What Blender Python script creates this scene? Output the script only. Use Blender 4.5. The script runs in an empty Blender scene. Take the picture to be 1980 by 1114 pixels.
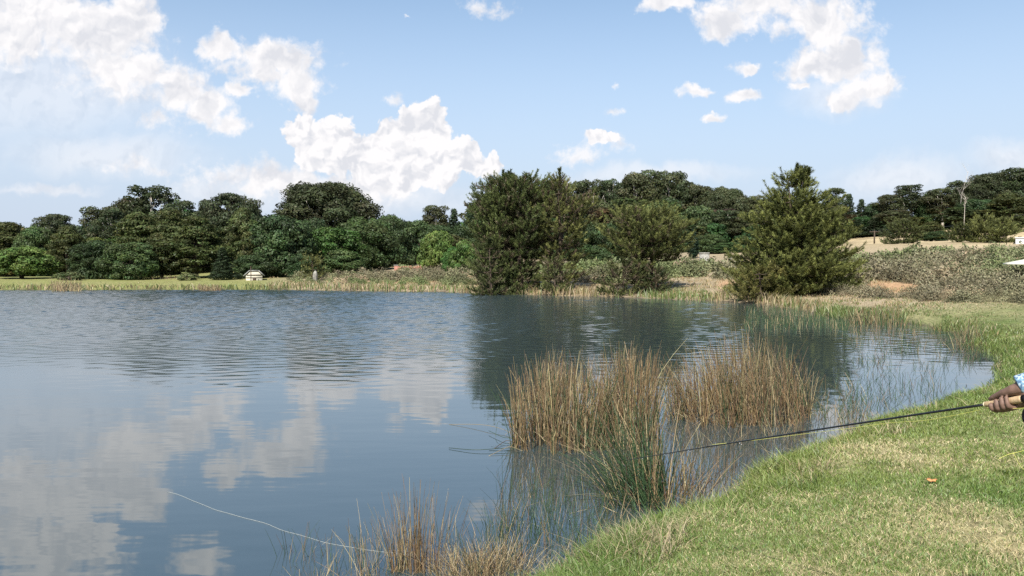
import bpy, math, numpy as np
from mathutils import Vector, Matrix
rng = np.random.default_rng(7)
S = bpy.context.scene
COL = S.collection
R_ = math.radians

# ------------------------------------------------------------------ camera model
F_PX, CX, CY, HOR, EYE = 1496.0, 990.0, 557.0, 505.0, 2.0
TH = math.atan((CY - HOR) / F_PX)

def ray(px, py):
    dx, dv = (px - CX) / F_PX, (CY - py) / F_PX
    return np.array([dx, math.cos(TH) + dv * math.sin(TH), -math.sin(TH) + dv * math.cos(TH)])

def on_z(px, py, z=0.0):
    d = ray(px, py)
    return np.array([0, 0, EYE]) + d * ((z - EYE) / d[2])

def at_y(px, py, y):
    d = ray(px, py)
    return np.array([0, 0, EYE]) + d * (y / d[1])

cam_d = bpy.data.cameras.new("camera")
cam = bpy.data.objects.new("camera", cam_d)
COL.objects.link(cam)
cam.location = (0, 0, EYE)
cam.rotation_euler = (R_(90) - TH, 0, 0)
cam_d.sensor_width = 36
cam_d.lens = 36 * F_PX / 1980
cam_d.clip_start = 0.05
cam_d.clip_end = 20000
S.camera = cam

# ------------------------------------------------------------------ noise
def vnoise(x, y, seed=0):
    x = np.asarray(x, float); y = np.asarray(y, float)
    xi, yi = np.floor(x), np.floor(y)
    xf, yf = x - xi, y - yi
    u, v = xf * xf * (3 - 2 * xf), yf * yf * (3 - 2 * yf)
    def hsh(a, b):
        n = np.sin(a * 127.1 + b * 311.7 + seed * 74.7) * 43758.5453
        return n - np.floor(n)
    return (hsh(xi, yi) * (1 - u) + hsh(xi + 1, yi) * u) * (1 - v) + (hsh(xi, yi + 1) * (1 - u) + hsh(xi + 1, yi + 1) * u) * v

def fbm(x, y, seed=0, o=4):
    s, a, t = 0, 0.5, 0
    for i in range(o):
        s = s + a * vnoise(np.asarray(x) * 2 ** i, np.asarray(y) * 2 ** i, seed + i * 13)
        t += a; a *= 0.5
    return s / t

def sstep(a, b, x):
    t = np.clip((np.asarray(x, float) - a) / (b - a), 0, 1)
    return t * t * (3 - 2 * t)

# ------------------------------------------------------------------ mesh helpers
def np_mesh(name, V, quads=None, tris=None, tint=None, smooth=False):
    V = np.asarray(V, np.float32).reshape(-1, 3)
    me = bpy.data.meshes.new(name)
    me.vertices.add(len(V))
    me.vertices.foreach_set("co", V.ravel())
    idx, starts, n = [], [], 0
    for f, k in ((quads, 4), (tris, 3)):
        if f is not None and len(f):
            f = np.asarray(f, np.int32).reshape(-1, k)
            idx.append(f.ravel()); starts.append(n + np.arange(len(f)) * k); n += f.size
    idx = np.concatenate(idx); starts = np.concatenate(starts)
    me.loops.add(len(idx)); me.loops.foreach_set("vertex_index", idx)
    me.polygons.add(len(starts)); me.polygons.foreach_set("loop_start", starts.astype(np.int32))
    if smooth:
        me.polygons.foreach_set("use_smooth", np.ones(len(starts), bool))
    if tint is not None:
        a = me.attributes.new("tint", 'FLOAT_COLOR', 'POINT')
        c = np.ones((len(V), 4), np.float32); c[:, :3] = np.clip(tint, 0, 1)
        a.data.foreach_set("color", c.ravel())
    me.update(calc_edges=True)
    return me

class Geo:
    """collects verts / quads / tris / tints"""
    def __init__(self):
        self.V, self.Q, self.T, self.C, self.n = [], [], [], [], 0
    def add(self, V, Q=None, T=None, C=(1, 1, 1)):
        V = np.asarray(V, float).reshape(-1, 3)
        C = np.asarray(C, float)
        if C.ndim == 1:
            C = np.tile(C, (len(V), 1))
        self.V.append(V); self.C.append(C)
        if Q is not None and len(Q): self.Q.append(np.asarray(Q).reshape(-1, 4) + self.n)
        if T is not None and len(T): self.T.append(np.asarray(T).reshape(-1, 3) + self.n)
        self.n += len(V)
        return self
    def merge(self, g, M=np.eye(3), t=(0, 0, 0), cm=(1, 1, 1)):
        V = np.concatenate(g.V) @ np.asarray(M).T + np.asarray(t)
        return self.add(V, np.concatenate(g.Q) if g.Q else None, np.concatenate(g.T) if g.T else None, np.concatenate(g.C) * np.asarray(cm))
    def verts(self): return np.concatenate(self.V)
    def mesh(self, name, smooth=False):
        return np_mesh(name, np.concatenate(self.V), np.concatenate(self.Q) if self.Q else None,
                       np.concatenate(self.T) if self.T else None, np.concatenate(self.C), smooth)

def link(name, data, mat=None, parent=None, label=None, cat=None, group=None, kind=None, loc=None):
    o = bpy.data.objects.new(name, data)
    COL.objects.link(o)
    if mat is not None and data is not None and len(data.materials) == 0:
        data.materials.append(mat)
    if parent is not None: o.parent = parent
    if loc is not None: o.location = loc
    if label: o['label'] = label
    if cat: o['category'] = cat
    if group: o['group'] = group
    if kind: o['kind'] = kind
    return o

def norm(v):
    v = np.asarray(v, float)
    return v / np.maximum(np.linalg.norm(v, axis=-1, keepdims=True), 1e-9)

def perp(d):
    a = np.where(np.abs(d[..., 2:3]) < 0.9, np.array([0, 0, 1.0]), np.array([1.0, 0, 0]))
    u = norm(np.cross(d, a)); return u, np.cross(d, u)

def tube(pts, rad, sides=8, cap=True):
    """one tube through pts -> V, Q, T"""
    pts = np.asarray(pts, float); n = len(pts)
    rad = np.broadcast_to(np.asarray(rad, float), (n,))
    tan = np.gradient(pts, axis=0); tan = norm(tan)
    u, v = perp(tan)
    for i in range(1, n):       # keep the frame from twisting
        uu = u[i - 1] - tan[i] * np.dot(u[i - 1], tan[i]); uu /= max(np.linalg.norm(uu), 1e-9)
        u[i] = uu; v[i] = np.cross(tan[i], uu)
    a = np.linspace(0, 2 * np.pi, sides, endpoint=False)
    V = pts[:, None] + rad[:, None, None] * (np.cos(a)[None, :, None] * u[:, None] + np.sin(a)[None, :, None] * v[:, None])
    V = V.reshape(-1, 3)
    i, j = np.meshgrid(np.arange(n - 1), np.arange(sides), indexing='ij')
    j2 = (j + 1) % sides
    Q = np.stack([i * sides + j, i * sides + j2, (i + 1) * sides + j2, (i + 1) * sides + j], -1).reshape(-1, 4)
    T = None
    if cap:
        V = np.vstack([V, pts[0], pts[-1]])
        c0, c1 = n * sides, n * sides + 1
        k = np.arange(sides); k2 = (k + 1) % sides
        T = np.vstack([np.stack([np.full(sides, c0), k2, k], -1), np.stack([np.full(sides, c1), (n - 1) * sides + k, (n - 1) * sides + k2], -1)])
    return V, Q, T

def box(lo, hi):
    x0, y0, z0 = lo; x1, y1, z1 = hi
    V = [(x0, y0, z0), (x1, y0, z0), (x1, y1, z0), (x0, y1, z0), (x0, y0, z1), (x1, y0, z1), (x1, y1, z1), (x0, y1, z1)]
    Q = [(0, 3, 2, 1), (4, 5, 6, 7), (0, 1, 5, 4), (1, 2, 6, 5), (2, 3, 7, 6), (3, 0, 4, 7)]
    return np.array(V, float), np.array(Q)

def leaves(centers, normals, size, aspect=1.0, axis=None, tint=(1, 1, 1), r=rng):
    """leaf-sized quads (rhombus-like) -> V, Q, C"""
    n = len(centers)
    normals = norm(normals)
    u, v = perp(normals)
    if axis is None:
        a = r.uniform(0, 2 * np.pi, n)[:, None]
        u, v = u * np.cos(a) + v * np.sin(a), -u * np.sin(a) + v * np.cos(a)
    else:
        u = norm(axis - normals * np.sum(axis * normals, 1, keepdims=True)); v = np.cross(normals, u)
    size = np.broadcast_to(size, (n,))[:, None]
    L, W = size * np.sqrt(aspect), size / np.sqrt(aspect)
    k = r.uniform(-.3, .3, (n, 1))
    V = np.stack([centers - u * L * .5, centers + v * W * .5 + u * L * k, centers + u * L * .5, centers - v * W * .5 + u * L * k * .5], 1).reshape(-1, 3)
    Q = np.arange(n * 4).reshape(n, 4)
    C = np.repeat(np.broadcast_to(np.asarray(tint, float), (n, 3)), 4, axis=0)
    return V, Q, C

def jitter_tint(base, n, amt=.25, hue=.1, r=rng):
    b = np.asarray(base, float)
    k = r.uniform(1 - amt, 1 + amt, (n, 1))
    h = 1 + r.uniform(-hue, hue, (n, 3))
    return b * k * h

def stems(base, height, lean, width, tint, segs=5, curve=1.7, kink=None, r=rng, tipw=.35):
    """thin three-sided stalks. base (N,3), height (N,), lean (N,2) horizontal offset of the tip, kink: fraction broken over"""
    n = len(base)
    t = np.linspace(0, 1, segs + 1)[None, :, None]
    h = np.broadcast_to(height, (n,))[:, None]
    w = np.broadcast_to(width, (n,))
    P = np.zeros((n, segs + 1, 3))
    P[..., :2] = base[:, None, :2] + lean[:, None, :] * t ** curve
    L2 = np.linalg.norm(lean, axis=1)[:, None]
    P[..., 2] = base[:, None, 2] + h * t[..., 0] - (L2 ** 2 / np.maximum(h, .05)) * .35 * t[..., 0] ** 2.5
    if kink:
        m = r.random(n) < kink
        tk = r.uniform(.35, .8, n)
        dr = r.uniform(0, 2 * np.pi, n)
        e = np.clip(t[..., 0] - tk[:, None], 0, 1) * m[:, None]
        P[..., 0] += np.cos(dr)[:, None] * e * h * .8
        P[..., 1] += np.sin(dr)[:, None] * e * h * .8
        P[..., 2] -= e * h * r.uniform(.7, 1.9, n)[:, None]
    a = np.array([0, 2.094, 4.189])[None, :] + r.uniform(0, 6.28, (n, 1))
    ring = np.stack([np.cos(a), np.sin(a), np.zeros_like(a)], -1)
    taper = (1 - (1 - tipw) * t[..., 0])[..., None, None]
    V = P[:, :, None, :] + ring[:, None] * taper * (w * .5)[:, None, None, None]
    V = V.reshape(-1, 3)
    s, i, j = np.meshgrid(np.arange(n), np.arange(segs), np.arange(3), indexing='ij')
    b0 = s * (segs + 1) * 3 + i * 3
    Q = np.stack([b0 + j, b0 + (j + 1) % 3, b0 + 3 + (j + 1) % 3, b0 + 3 + j], -1).reshape(-1, 4)
    C = np.repeat(np.broadcast_to(tint, (n, 3)), (segs + 1) * 3, axis=0)
    return V, Q, C

def blades(base, height, width, lean, tint, r=rng, bend=.5):
    """grass blades: quad + tip"""
    n = len(base)
    a = r.uniform(0, 2 * np.pi, n)
    s = np.stack([np.cos(a), np.sin(a), np.zeros(n)], -1) * (np.broadcast_to(width, (n,)) * .5)[:, None]
    b = r.uniform(0, 2 * np.pi, n)
    ln = np.stack([np.cos(b), np.sin(b), np.zeros(n)], -1) * np.broadcast_to(lean, (n,))[:, None]
    h = np.broadcast_to(height, (n,))[:, None]
    up = np.array([0, 0, 1.0])
    mid = base + ln * .3 + up * h * .6
    tip = base + ln + up * h
    V = np.stack([base - s, base + s, mid + s * .8, mid - s * .8, tip], 1).reshape(-1, 3)
    k = np.arange(n)[:, None] * 5
    Q = k + np.array([[0, 1, 2, 3]]); T = k + np.array([[3, 2, 4]])
    C = np.repeat(np.broadcast_to(tint, (n, 3)), 5, axis=0)
    return V, Q, T, C

# ------------------------------------------------------------------ materials
def nodes_of(m):
    m.use_nodes = True
    nt = m.node_tree; nt.nodes.clear()
    return nt, nt.nodes, nt.links

def mat_foliage(name, transl=.3, gloss=.06, rough=.5, objvar=.0, noise=0.0):
    m = bpy.data.materials.new(name)
    nt, N, L = nodes_of(m)
    out = N.new('ShaderNodeOutputMaterial')
    at = N.new('ShaderNodeAttribute'); at.attribute_name = 'tint'
    col = at.outputs['Color']
    if objvar:
        oi = N.new('ShaderNodeObjectInfo')
        hs = N.new('ShaderNodeHueSaturation')
        mr = N.new('ShaderNodeMapRange'); mr.inputs['To Min'].default_value = 1 - objvar; mr.inputs['To Max'].default_value = 1 + objvar
        L.new(oi.outputs['Random'], mr.inputs['Value']); L.new(mr.outputs[0], hs.inputs['Value'])
        mr2 = N.new('ShaderNodeMapRange'); mr2.inputs['To Min'].default_value = .485; mr2.inputs['To Max'].default_value = .515
        mu = N.new('ShaderNodeMath'); mu.operation = 'MULTIPLY'; mu.inputs[1].default_value = 7.31
        fr = N.new('ShaderNodeMath'); fr.operation = 'FRACT'
        L.new(oi.outputs['Random'], mu.inputs[0]); L.new(mu.outputs[0], fr.inputs[0]); L.new(fr.outputs[0], mr2.inputs['Value'])
        L.new(mr2.outputs[0], hs.inputs['Hue']); L.new(col, hs.inputs['Color']); col = hs.outputs['Color']
    if noise:
        tc = N.new('ShaderNodeTexCoord'); nz = N.new('ShaderNodeTexNoise'); nz.inputs['Scale'].default_value = .45; nz.inputs['Detail'].default_value = 3
        L.new(tc.outputs['Object'], nz.inputs['Vector'])
        mr = N.new('ShaderNodeMapRange'); mr.inputs['From Min'].default_value = .3; mr.inputs['From Max'].default_value = .7
        mr.inputs['To Min'].default_value = 1 - noise; mr.inputs['To Max'].default_value = 1 + noise
        L.new(nz.outputs['Fac'], mr.inputs['Value'])
        h2 = N.new('ShaderNodeHueSaturation'); L.new(mr.outputs[0], h2.inputs['Value']); L.new(col, h2.inputs['Color']); col = h2.outputs['Color']
    d = N.new('ShaderNodeBsdfDiffuse'); t = N.new('ShaderNodeBsdfTranslucent'); g = N.new('ShaderNodeBsdfGlossy')
    g.inputs['Roughness'].default_value = rough; g.inputs['Color'].default_value = (.8, .85, .8, 1)
    L.new(col, d.inputs['Color']); L.new(col, t.inputs['Color'])
    m1 = N.new('ShaderNodeMixShader'); m1.inputs[0].default_value = transl
    L.new(d.outputs[0], m1.inputs[1]); L.new(t.outputs[0], m1.inputs[2])
    m2 = N.new('ShaderNodeMixShader'); m2.inputs[0].default_value = gloss
    L.new(m1.outputs[0], m2.inputs[1]); L.new(g.outputs[0], m2.inputs[2])
    L.new(m2.outputs[0], out.inputs['Surface'])
    return m

def mat_plain(name, col, rough=.7, var=.15, scale=8, bump=0.0, metallic=0, tint=False, col2=None, stretch=(1, 1, 1), spec=.3):
    m = bpy.data.materials.new(name)
    nt, N, L = nodes_of(m)
    out = N.new('ShaderNodeOutputMaterial'); p = N.new('ShaderNodeBsdfPrincipled')
    L.new(p.outputs[0], out.inputs['Surface'])
    tc = N.new('ShaderNodeTexCoord'); mp = N.new('ShaderNodeMapping'); mp.inputs['Scale'].default_value = stretch
    nz = N.new('ShaderNodeTexNoise'); nz.inputs['Scale'].default_value = scale; nz.inputs['Detail'].default_value = 5
    L.new(tc.outputs['Object'], mp.inputs[0]); L.new(mp.outputs[0], nz.inputs['Vector'])
    mx = N.new('ShaderNodeMix'); mx.data_type = 'RGBA'
    c = np.array(col[:3])
    A = c * (1 - var) if col2 is None else c
    B = np.clip(c * (1 + var), 0, 1) if col2 is None else np.array(col2)
    cr = N.new('ShaderNodeMapRange'); cr.inputs['From Min'].default_value = .35; cr.inputs['From Max'].default_value = .65
    L.new(nz.outputs['Fac'], cr.inputs['Value']); L.new(cr.outputs[0], mx.inputs[0])
    mx.inputs['A'].default_value = (*A, 1); mx.inputs['B'].default_value = (*B, 1)
    L.new(mx.outputs['Result'], p.inputs['Base Color'])
    p.inputs['Roughness'].default_value = rough; p.inputs['Metallic'].default_value = metallic
    p.inputs['Specular IOR Level'].default_value = spec
    if bump:
        b = N.new('ShaderNodeBump'); b.inputs['Strength'].default_value = .6; b.inputs['Distance'].default_value = bump
        L.new(nz.outputs['Fac'], b.inputs['Height']); L.new(b.outputs[0], p.inputs['Normal'])
    return m

M_LEAF = mat_foliage('tree_leaves', .22, .015, .5, objvar=.22, noise=.22)
M_NEEDLE = mat_foliage('pine_needles', .12, .015, .45, objvar=.05, noise=.12)
M_REED = mat_foliage('reed_stalks', .12, .05, .4)
M_GRASS = mat_foliage('grass_blades', .35, .04, .5)
M_SCRUB = mat_foliage('scrub_twigs', .2, .02, .6, noise=.15)
M_BARK = mat_plain('bark', (.16, .13, .10), .9, .4, 6, .02, stretch=(3, 3, .6))
M_BARK_PALE = mat_plain('pale_gum_bark', (.42, .38, .33), .8, .35, 4, .01, stretch=(3, 3, .5))
M_BARK_DARK = mat_plain('pine_bark', (.075, .055, .04), .95, .4, 9, .03, stretch=(3, 3, .8))

# ------------------------------------------------------------------ shoreline and ground
shore_px = [(860, 1210), (1000, 1160), (1078, 1114), (1125, 1082), (1185, 1052), (1255, 1022), (1335, 1005), (1412, 972), (1464, 926),
            (1520, 894), (1580, 869), (1666, 834), (1762, 802), (1854, 777), (1905, 745), (1925, 715), (1915, 692), (1900, 676), (1840, 642),
            (1760, 628), (1650, 620), (1560, 602), (1500, 593), (1420, 584), (1300, 579), (1150, 574), (1000, 570), (940, 568), (850, 565),
            (700, 563), (500, 560), (300, 560.5), (0, 561)]
shore = [(-100., 5.), (-40., -1.), (-12., 1.0), (-4.5, 2.7)] + [tuple(on_z(*p)[:2]) for p in shore_px] + [(-60., 52.), (-95., 40.)]
def densify(P, step_of):
    out = []
    n = len(P)
    for i in range(n):
        a, b = np.array(P[i]), np.array(P[(i + 1) % n])
        p0, p3 = np.array(P[i - 1]), np.array(P[(i + 2) % n])
        k = max(1, min(6, int(np.linalg.norm(b - a) / step_of(a))))
        for j in range(k):
            t = j / k
            out.append(.5 * ((2 * a) + (-p0 + b) * t + (2 * p0 - 5 * a + 4 * b - p3) * t * t + (-p0 + 3 * a - 3 * b + p3) * t ** 3))
    return np.array(out)
SH = densify(shore, lambda a: .2 + .04 * np.linalg.norm(a))
w_ = np.linalg.norm(SH, axis=1)
SH += (np.stack([vnoise(np.arange(len(SH)) * .9, 1, 3), vnoise(np.arange(len(SH)) * .9, 9, 4)], -1) - .5) * np.minimum(.03 * w_, .6)[:, None]

def shore_sd(x, y):
    """distance to the waterline, positive on land"""
    x = np.asarray(x, float).ravel(); y = np.asarray(y, float).ravel()
    out = np.empty(len(x))
    A, B = SH, np.roll(SH, -1, 0)
    for s in range(0, len(x), 20000):
        px, py = x[s:s + 20000, None], y[s:s + 20000, None]
        dx, dy = B[:, 0] - A[:, 0], B[:, 1] - A[:, 1]
        t = np.clip(((px - A[:, 0]) * dx + (py - A[:, 1]) * dy) / (dx * dx + dy * dy), 0, 1)
        d = np.min((px - A[:, 0] - t * dx) ** 2 + (py - A[:, 1] - t * dy) ** 2, axis=1) ** .5
        cond = (A[:, 1] > py) != (B[:, 1] > py)
        xi = A[:, 0] + (py - A[:, 1]) / np.where(dy == 0, 1e-9, dy) * dx
        ins = np.sum(cond & (px < xi), axis=1) % 2 == 1
        out[s:s + 20000] = np.where(ins, -d, d)
    return out

def az_px(x, y):
    return CX + F_PX * np.asarray(x) / np.maximum(np.asarray(y), 1.0)

def height(x, y, sd=None):
    x = np.asarray(x, float).ravel(); y = np.asarray(y, float).ravel()
    if sd is None: sd = shore_sd(x, y)
    r = np.hypot(x, y)
    k = np.interp(r, [8, 40], [.8, 2.2])
    top = np.interp(r, [10, 40], [.45, .4])
    h = np.where(sd < 0, np.maximum(-1.0, sd * .3), top * (1 - np.exp(-np.maximum(sd, 0) / k)))
    w = np.interp(az_px(x, y), [-600, 300, 600, 800, 1000, 1300, 1700, 2000, 2800], [.05, .06, .2, .4, .5, .72, 1., 1.1, 1.2])
    w = w * sstep(16, 32, y)
    h = h + w * np.interp(sd, [0, 3, 45, 130, 165, 200, 400, 3000], [0, 0, 3.0, 5.0, 7.8, 10.5, 15, 24])
    h = h + .10 * (fbm(x / 1.3, y / 1.3, 2, 3) - .5) * np.clip(sd / 1.5, 0, 1)
    h = h + .9 * (fbm(x / 14, y / 14, 5, 3) - .5) * np.clip((sd - 4) / 25, 0, 1) * np.clip(r / 60, 0, 1)
    return h

def hgt1(x, y): return float(height([x], [y])[0])

def lawn_dry(x, y):
    """0 green .. 1 straw coloured, for the near lawn"""
    d = fbm(x / 1.1, y / 1.1, 21, 4) * .9 + fbm(x / .25, y / .25, 8, 2) * .35 - .32
    patch = np.exp(-(((x - 2.6) / .9) ** 2 + ((y - 4.4) / .8) ** 2)) * .45 + np.exp(-(((x - 4.2) / 1.5) ** 2 + ((y - 6.6) / .8) ** 2)) * .12
    return np.clip(d + patch, 0, 1)

def build_ground():
    ang = np.concatenate([np.arange(-44, 44.01, .25), np.arange(47, 316, 4.0)])
    ang = np.radians(ang)
    rr = np.concatenate([[.15], np.exp(np.linspace(math.log(.6), math.log(260), 215)), [320, 420, 600, 1000, 2000, 6000]])
    na, nr = len(ang), len(rr)
    A, Rr = np.meshgrid(ang, rr, indexing='ij')
    x, y = (np.sin(A) * Rr).ravel(), (np.cos(A) * Rr).ravel()
    sd = shore_sd(x, y)
    z = height(x, y, sd)
    i, j = np.meshgrid(np.arange(na), np.arange(nr - 1), indexing='ij')
    i2 = (i + 1) % na
    Q = np.stack([i * nr + j, i * nr + j + 1, i2 * nr + j + 1, i2 * nr + j], -1).reshape(-1, 4)
    # centre cap
    T = np.stack([np.full(na, na * nr), np.arange(na) * nr, (np.arange(na) + 1) % na * nr], -1)
    V = np.vstack([np.stack([x, y, z], -1), [[0, 0, hgt1(0, 0)]]])
    # soil / turf colours of the ground itself
    r = np.hypot(x, y); ap = az_px(x, y)
    green, straw = np.array([.11, .145, .045]), np.array([.36, .30, .17])
    d = lawn_dry(x, y)[:, None]
    c = green * (1 - d) + straw * d
    lf = (sstep(30, 45, y) * (1 - sstep(480, 620, ap)))[:, None]
    c = c * (1 - lf) + (np.array([.20, .21, .07]) * (1 - .5 * d) + straw * .5 * d) * lf
    far = sstep(24, 31, y)[:, None] * (1 - lf)
    dirt = np.array([.30, .24, .155]) * (.7 + .6 * fbm(x / 3, y / 3, 31, 3))[:, None]
    c = c * (1 - far) + dirt * far
    field = (sstep(75, 95, r) * sstep(1300, 1500, ap))[:, None]
    c = c * (1 - field) + np.array([.41, .325, .195]) * (.45 + 1.1 * fbm(x / 9, y / 2.2, 41, 4))[:, None] * field
    org = np.array([.40, .255, .145])
    for (qx, qy, sx, sy) in ((1722, 556, 75, 13), (1408, 552, 24, 12), (1700, 549, 40, 6), (775, 545, 90, 3)):
        pyy = HOR + F_PX * (EYE - z) / np.maximum(y, 1)
        m = np.exp(-(((ap - qx) / sx) ** 2 + ((pyy - qy) / sy) ** 2) ** 1.5) * (y > 15) * (r < 70)
        m = np.clip(m * 1.5 - .6 * fbm(x / 1.2, y / 1.2, 77, 3), 0, 1)[:, None]
        c = c * (1 - m) + org * m
    mud = (1 - sstep(-.05, .3, sd))[:, None]
    c = c * (1 - mud) + np.array([.07, .06, .045]) * mud
    c = np.vstack([c, [green]])
    me = np_mesh('ground', V, Q, T, c, True)
    m = bpy.data.materials.new('turf_and_soil')
    nt, N, L = nodes_of(m)
    out = N.new('ShaderNodeOutputMaterial'); p = N.new('ShaderNodeBsdfPrincipled'); p.inputs['Roughness'].default_value = .95
    p.inputs['Specular IOR Level'].default_value = .1
    L.new(p.outputs[0], out.inputs[0])
    at = N.new('ShaderNodeAttribute'); at.attribute_name = 'tint'
    tc = N.new('ShaderNodeTexCoord'); nz = N.new('ShaderNodeTexNoise'); nz.inputs['Scale'].default_value = 9; nz.inputs['Detail'].default_value = 8
    L.new(tc.outputs['Object'], nz.inputs['Vector'])
    mr = N.new('ShaderNodeMapRange'); mr.inputs['From Min'].default_value = .3; mr.inputs['From Max'].default_value = .7
    mr.inputs['To Min'].default_value = .55; mr.inputs['To Max'].default_value = 1.4
    L.new(nz.outputs['Fac'], mr.inputs['Value'])
    hs = N.new('ShaderNodeHueSaturation'); L.new(at.outputs['Color'], hs.inputs['Color']); L.new(mr.outputs[0], hs.inputs['Value'])
    L.new(hs.outputs[0], p.inputs['Base Color'])
    b = N.new('ShaderNodeBump'); b.inputs['Distance'].default_value = .04; L.new(nz.outputs['Fac'], b.inputs['Height']); L.new(b.outputs[0], p.inputs['Normal'])
    link('ground', me, m, kind='structure')
build_ground()

# ------------------------------------------------------------------ water
def build_water():
    # a sheet of real ripples: fan of fine rings, cut off a little inside the banks
    ang = np.radians(np.concatenate([np.arange(-76, -37, 1.5), np.arange(-37, 37.01, .2), np.arange(38, 60, 1.5)]))
    rr = np.exp(np.linspace(math.log(2.6), math.log(118), 1500))
    A, Rr = np.meshgrid(ang, rr, indexing='ij'); na, nr = A.shape
    x, y = (np.sin(A) * Rr).ravel(), (np.cos(A) * Rr).ravel()
    sd = shore_sd(x, y); rad = np.hypot(x, y)
    r = np.random.default_rng(19)
    zz = np.zeros(len(x)); nw_ = 40
    for i in range(nw_):
        lam = math.exp(r.uniform(math.log(.22), math.log(.62))); th = r.normal(-1.75, .62); k = 2 * math.pi / lam
        zz += .10 * math.sqrt(2 / nw_) / k * np.sin(k * (x * math.cos(th) + y * math.sin(th)) + r.uniform(0, 6.28))
    g = fbm(x / 9, y / 5, 90, 3); g2 = fbm(x / 3, y / 2, 91, 2)
    wind = sstep(10.5, 25, y + (g - .5) * 5) * (.7 + .6 * g2)
    lee = 1 - .72 * sstep(-2.2, 2.5, x + .03 * y)
    zz *= np.interp(rad, [15, 25, 55], [1.0, 1.0, 2.2]) * np.clip(wind * lee, 0.0, 1.2) * sstep(0.05, 1.2, -sd) * (1 - sstep(.0, 40, rad - 75))
    i, j = np.meshgrid(np.arange(na - 1), np.arange(nr - 1), indexing='ij')
    Q = np.stack([i * nr + j, i * nr + j + 1, (i + 1) * nr + j + 1, (i + 1) * nr + j], -1).reshape(-1, 4)
    lim = np.minimum(.5, .12 + .012 * rad)
    Q = Q[np.all((sd < lim)[Q], axis=1)][:, ::-1]
    used = np.unique(Q); mp_ = np.full(len(x), -1); mp_[used] = np.arange(len(used))
    me = np_mesh('water', np.stack([x, y, zz], -1)[used], mp_[Q], None, None, True)
    m = bpy.data.materials.new('lake_water')
    nt, N, L = nodes_of(m)
    out = N.new('ShaderNodeOutputMaterial'); p = N.new('ShaderNodeBsdfPrincipled')
    L.new(p.outputs[0], out.inputs[0])
    p.inputs['Base Color'].default_value = (.032, .048, .050, 1)
    p.inputs['Roughness'].default_value = .02
    p.inputs['IOR'].default_value = 2.3
    tc = N.new('ShaderNodeTexCoord')
    def math_(op, a, b=None, c=None):
        n = N.new('ShaderNodeMath'); n.operation = op
        for i, v in enumerate((a, b, c)):
            if v is None: continue
            if isinstance(v, (int, float)): n.inputs[i].default_value = v
            else: L.new(v, n.inputs[i])
        return n.outputs[0]
    def mrange(v, a, b, c, d, smooth=True):
        n = N.new('ShaderNodeMapRange'); n.interpolation_type = 'SMOOTHSTEP' if smooth else 'LINEAR'
        n.inputs['From Min'].default_value = a; n.inputs['From Max'].default_value = b
        n.inputs['To Min'].default_value = c; n.inputs['To Max'].default_value = d
        L.new(v, n.inputs['Value']); return n.outputs[0]
    def noise(sc, detail, stretch, rough=.5):
        mp = N.new('ShaderNodeMapping'); mp.inputs['Scale'].default_value = stretch
        n = N.new('ShaderNodeTexNoise'); n.inputs['Scale'].default_value = sc; n.inputs['Detail'].default_value = detail; n.inputs['Roughness'].default_value = rough
        L.new(tc.outputs['Object'], mp.inputs[0]); L.new(mp.outputs[0], n.inputs['Vector']); return n.outputs['Fac']
    sep = N.new('ShaderNodeSeparateXYZ'); L.new(tc.outputs['Object'], sep.inputs[0])
    X, Y = sep.outputs[0], sep.outputs[1]
    gust = noise(.09, 3, (1, 1.6, 1))
    yy = math_('ADD', Y, math_('MULTIPLY', math_('SUBTRACT', gust, .5), 9.0))
    wind = mrange(yy, 12.0, 30.0, 0.0, 1.0)                       # the open far water is ruffled
    lee = mrange(math_('SUBTRACT', X, math_('MULTIPLY', Y, -.02)), -2.0, 3.0, 1.0, .20)   # the water under the trees lies calmer
    amp = math_('MULTIPLY', wind, lee)
    rip = noise(1.7, 3, (.55, 1.0, 1), .5)
    rip2 = noise(5.5, 3, (.6, 1.0, 1), .5)
    calm = noise(.7, 2, (.5, 1.2, 1))
    calm2 = noise(3.2, 2, (.35, 1.0, 1))
    hgt = math_('ADD', math_('MULTIPLY', rip, math_('MULTIPLY', amp, mrange(Y, 18.0, 40.0, .03, .05))), math_('MULTIPLY', calm, .006))
    hgt = math_('ADD', hgt, math_('MULTIPLY', rip2, math_('MULTIPLY', amp, .012)))
    hgt = math_('ADD', hgt, math_('MULTIPLY', calm2, .0019))
    L.new(mrange(math_('MULTIPLY', math_('SUBTRACT', yy, 9.0), lee), 0.0, 10.0, .03, .17), p.inputs['Roughness'])   # cat's paws too small to model
    b = N.new('ShaderNodeBump'); b.inputs['Strength'].default_value = 1; b.inputs['Distance'].default_value = 1
    L.new(hgt, b.inputs['Height']); L.new(b.outputs[0], p.inputs['Normal'])
    link('water', me, m, kind='structure')
build_water()

# ------------------------------------------------------------------ sun and sky
SUN_EL = 46.0
sun_h = np.array([-.26, -.965]); sun_h /= np.linalg.norm(sun_h)
to_sun = Vector((sun_h[0] * math.cos(R_(SUN_EL)), sun_h[1] * math.cos(R_(SUN_EL)), math.sin(R_(SUN_EL))))
sl = bpy.data.lights.new('sun', 'SUN'); sl.energy = 4.6; sl.angle = R_(.53); sl.color = (1, .955, .88)
so = bpy.data.objects.new('sun', sl); COL.objects.link(so); so.rotation_euler = to_sun.to_track_quat('Z', 'Y').to_euler(); so.location = (0, -20, 40)

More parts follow.
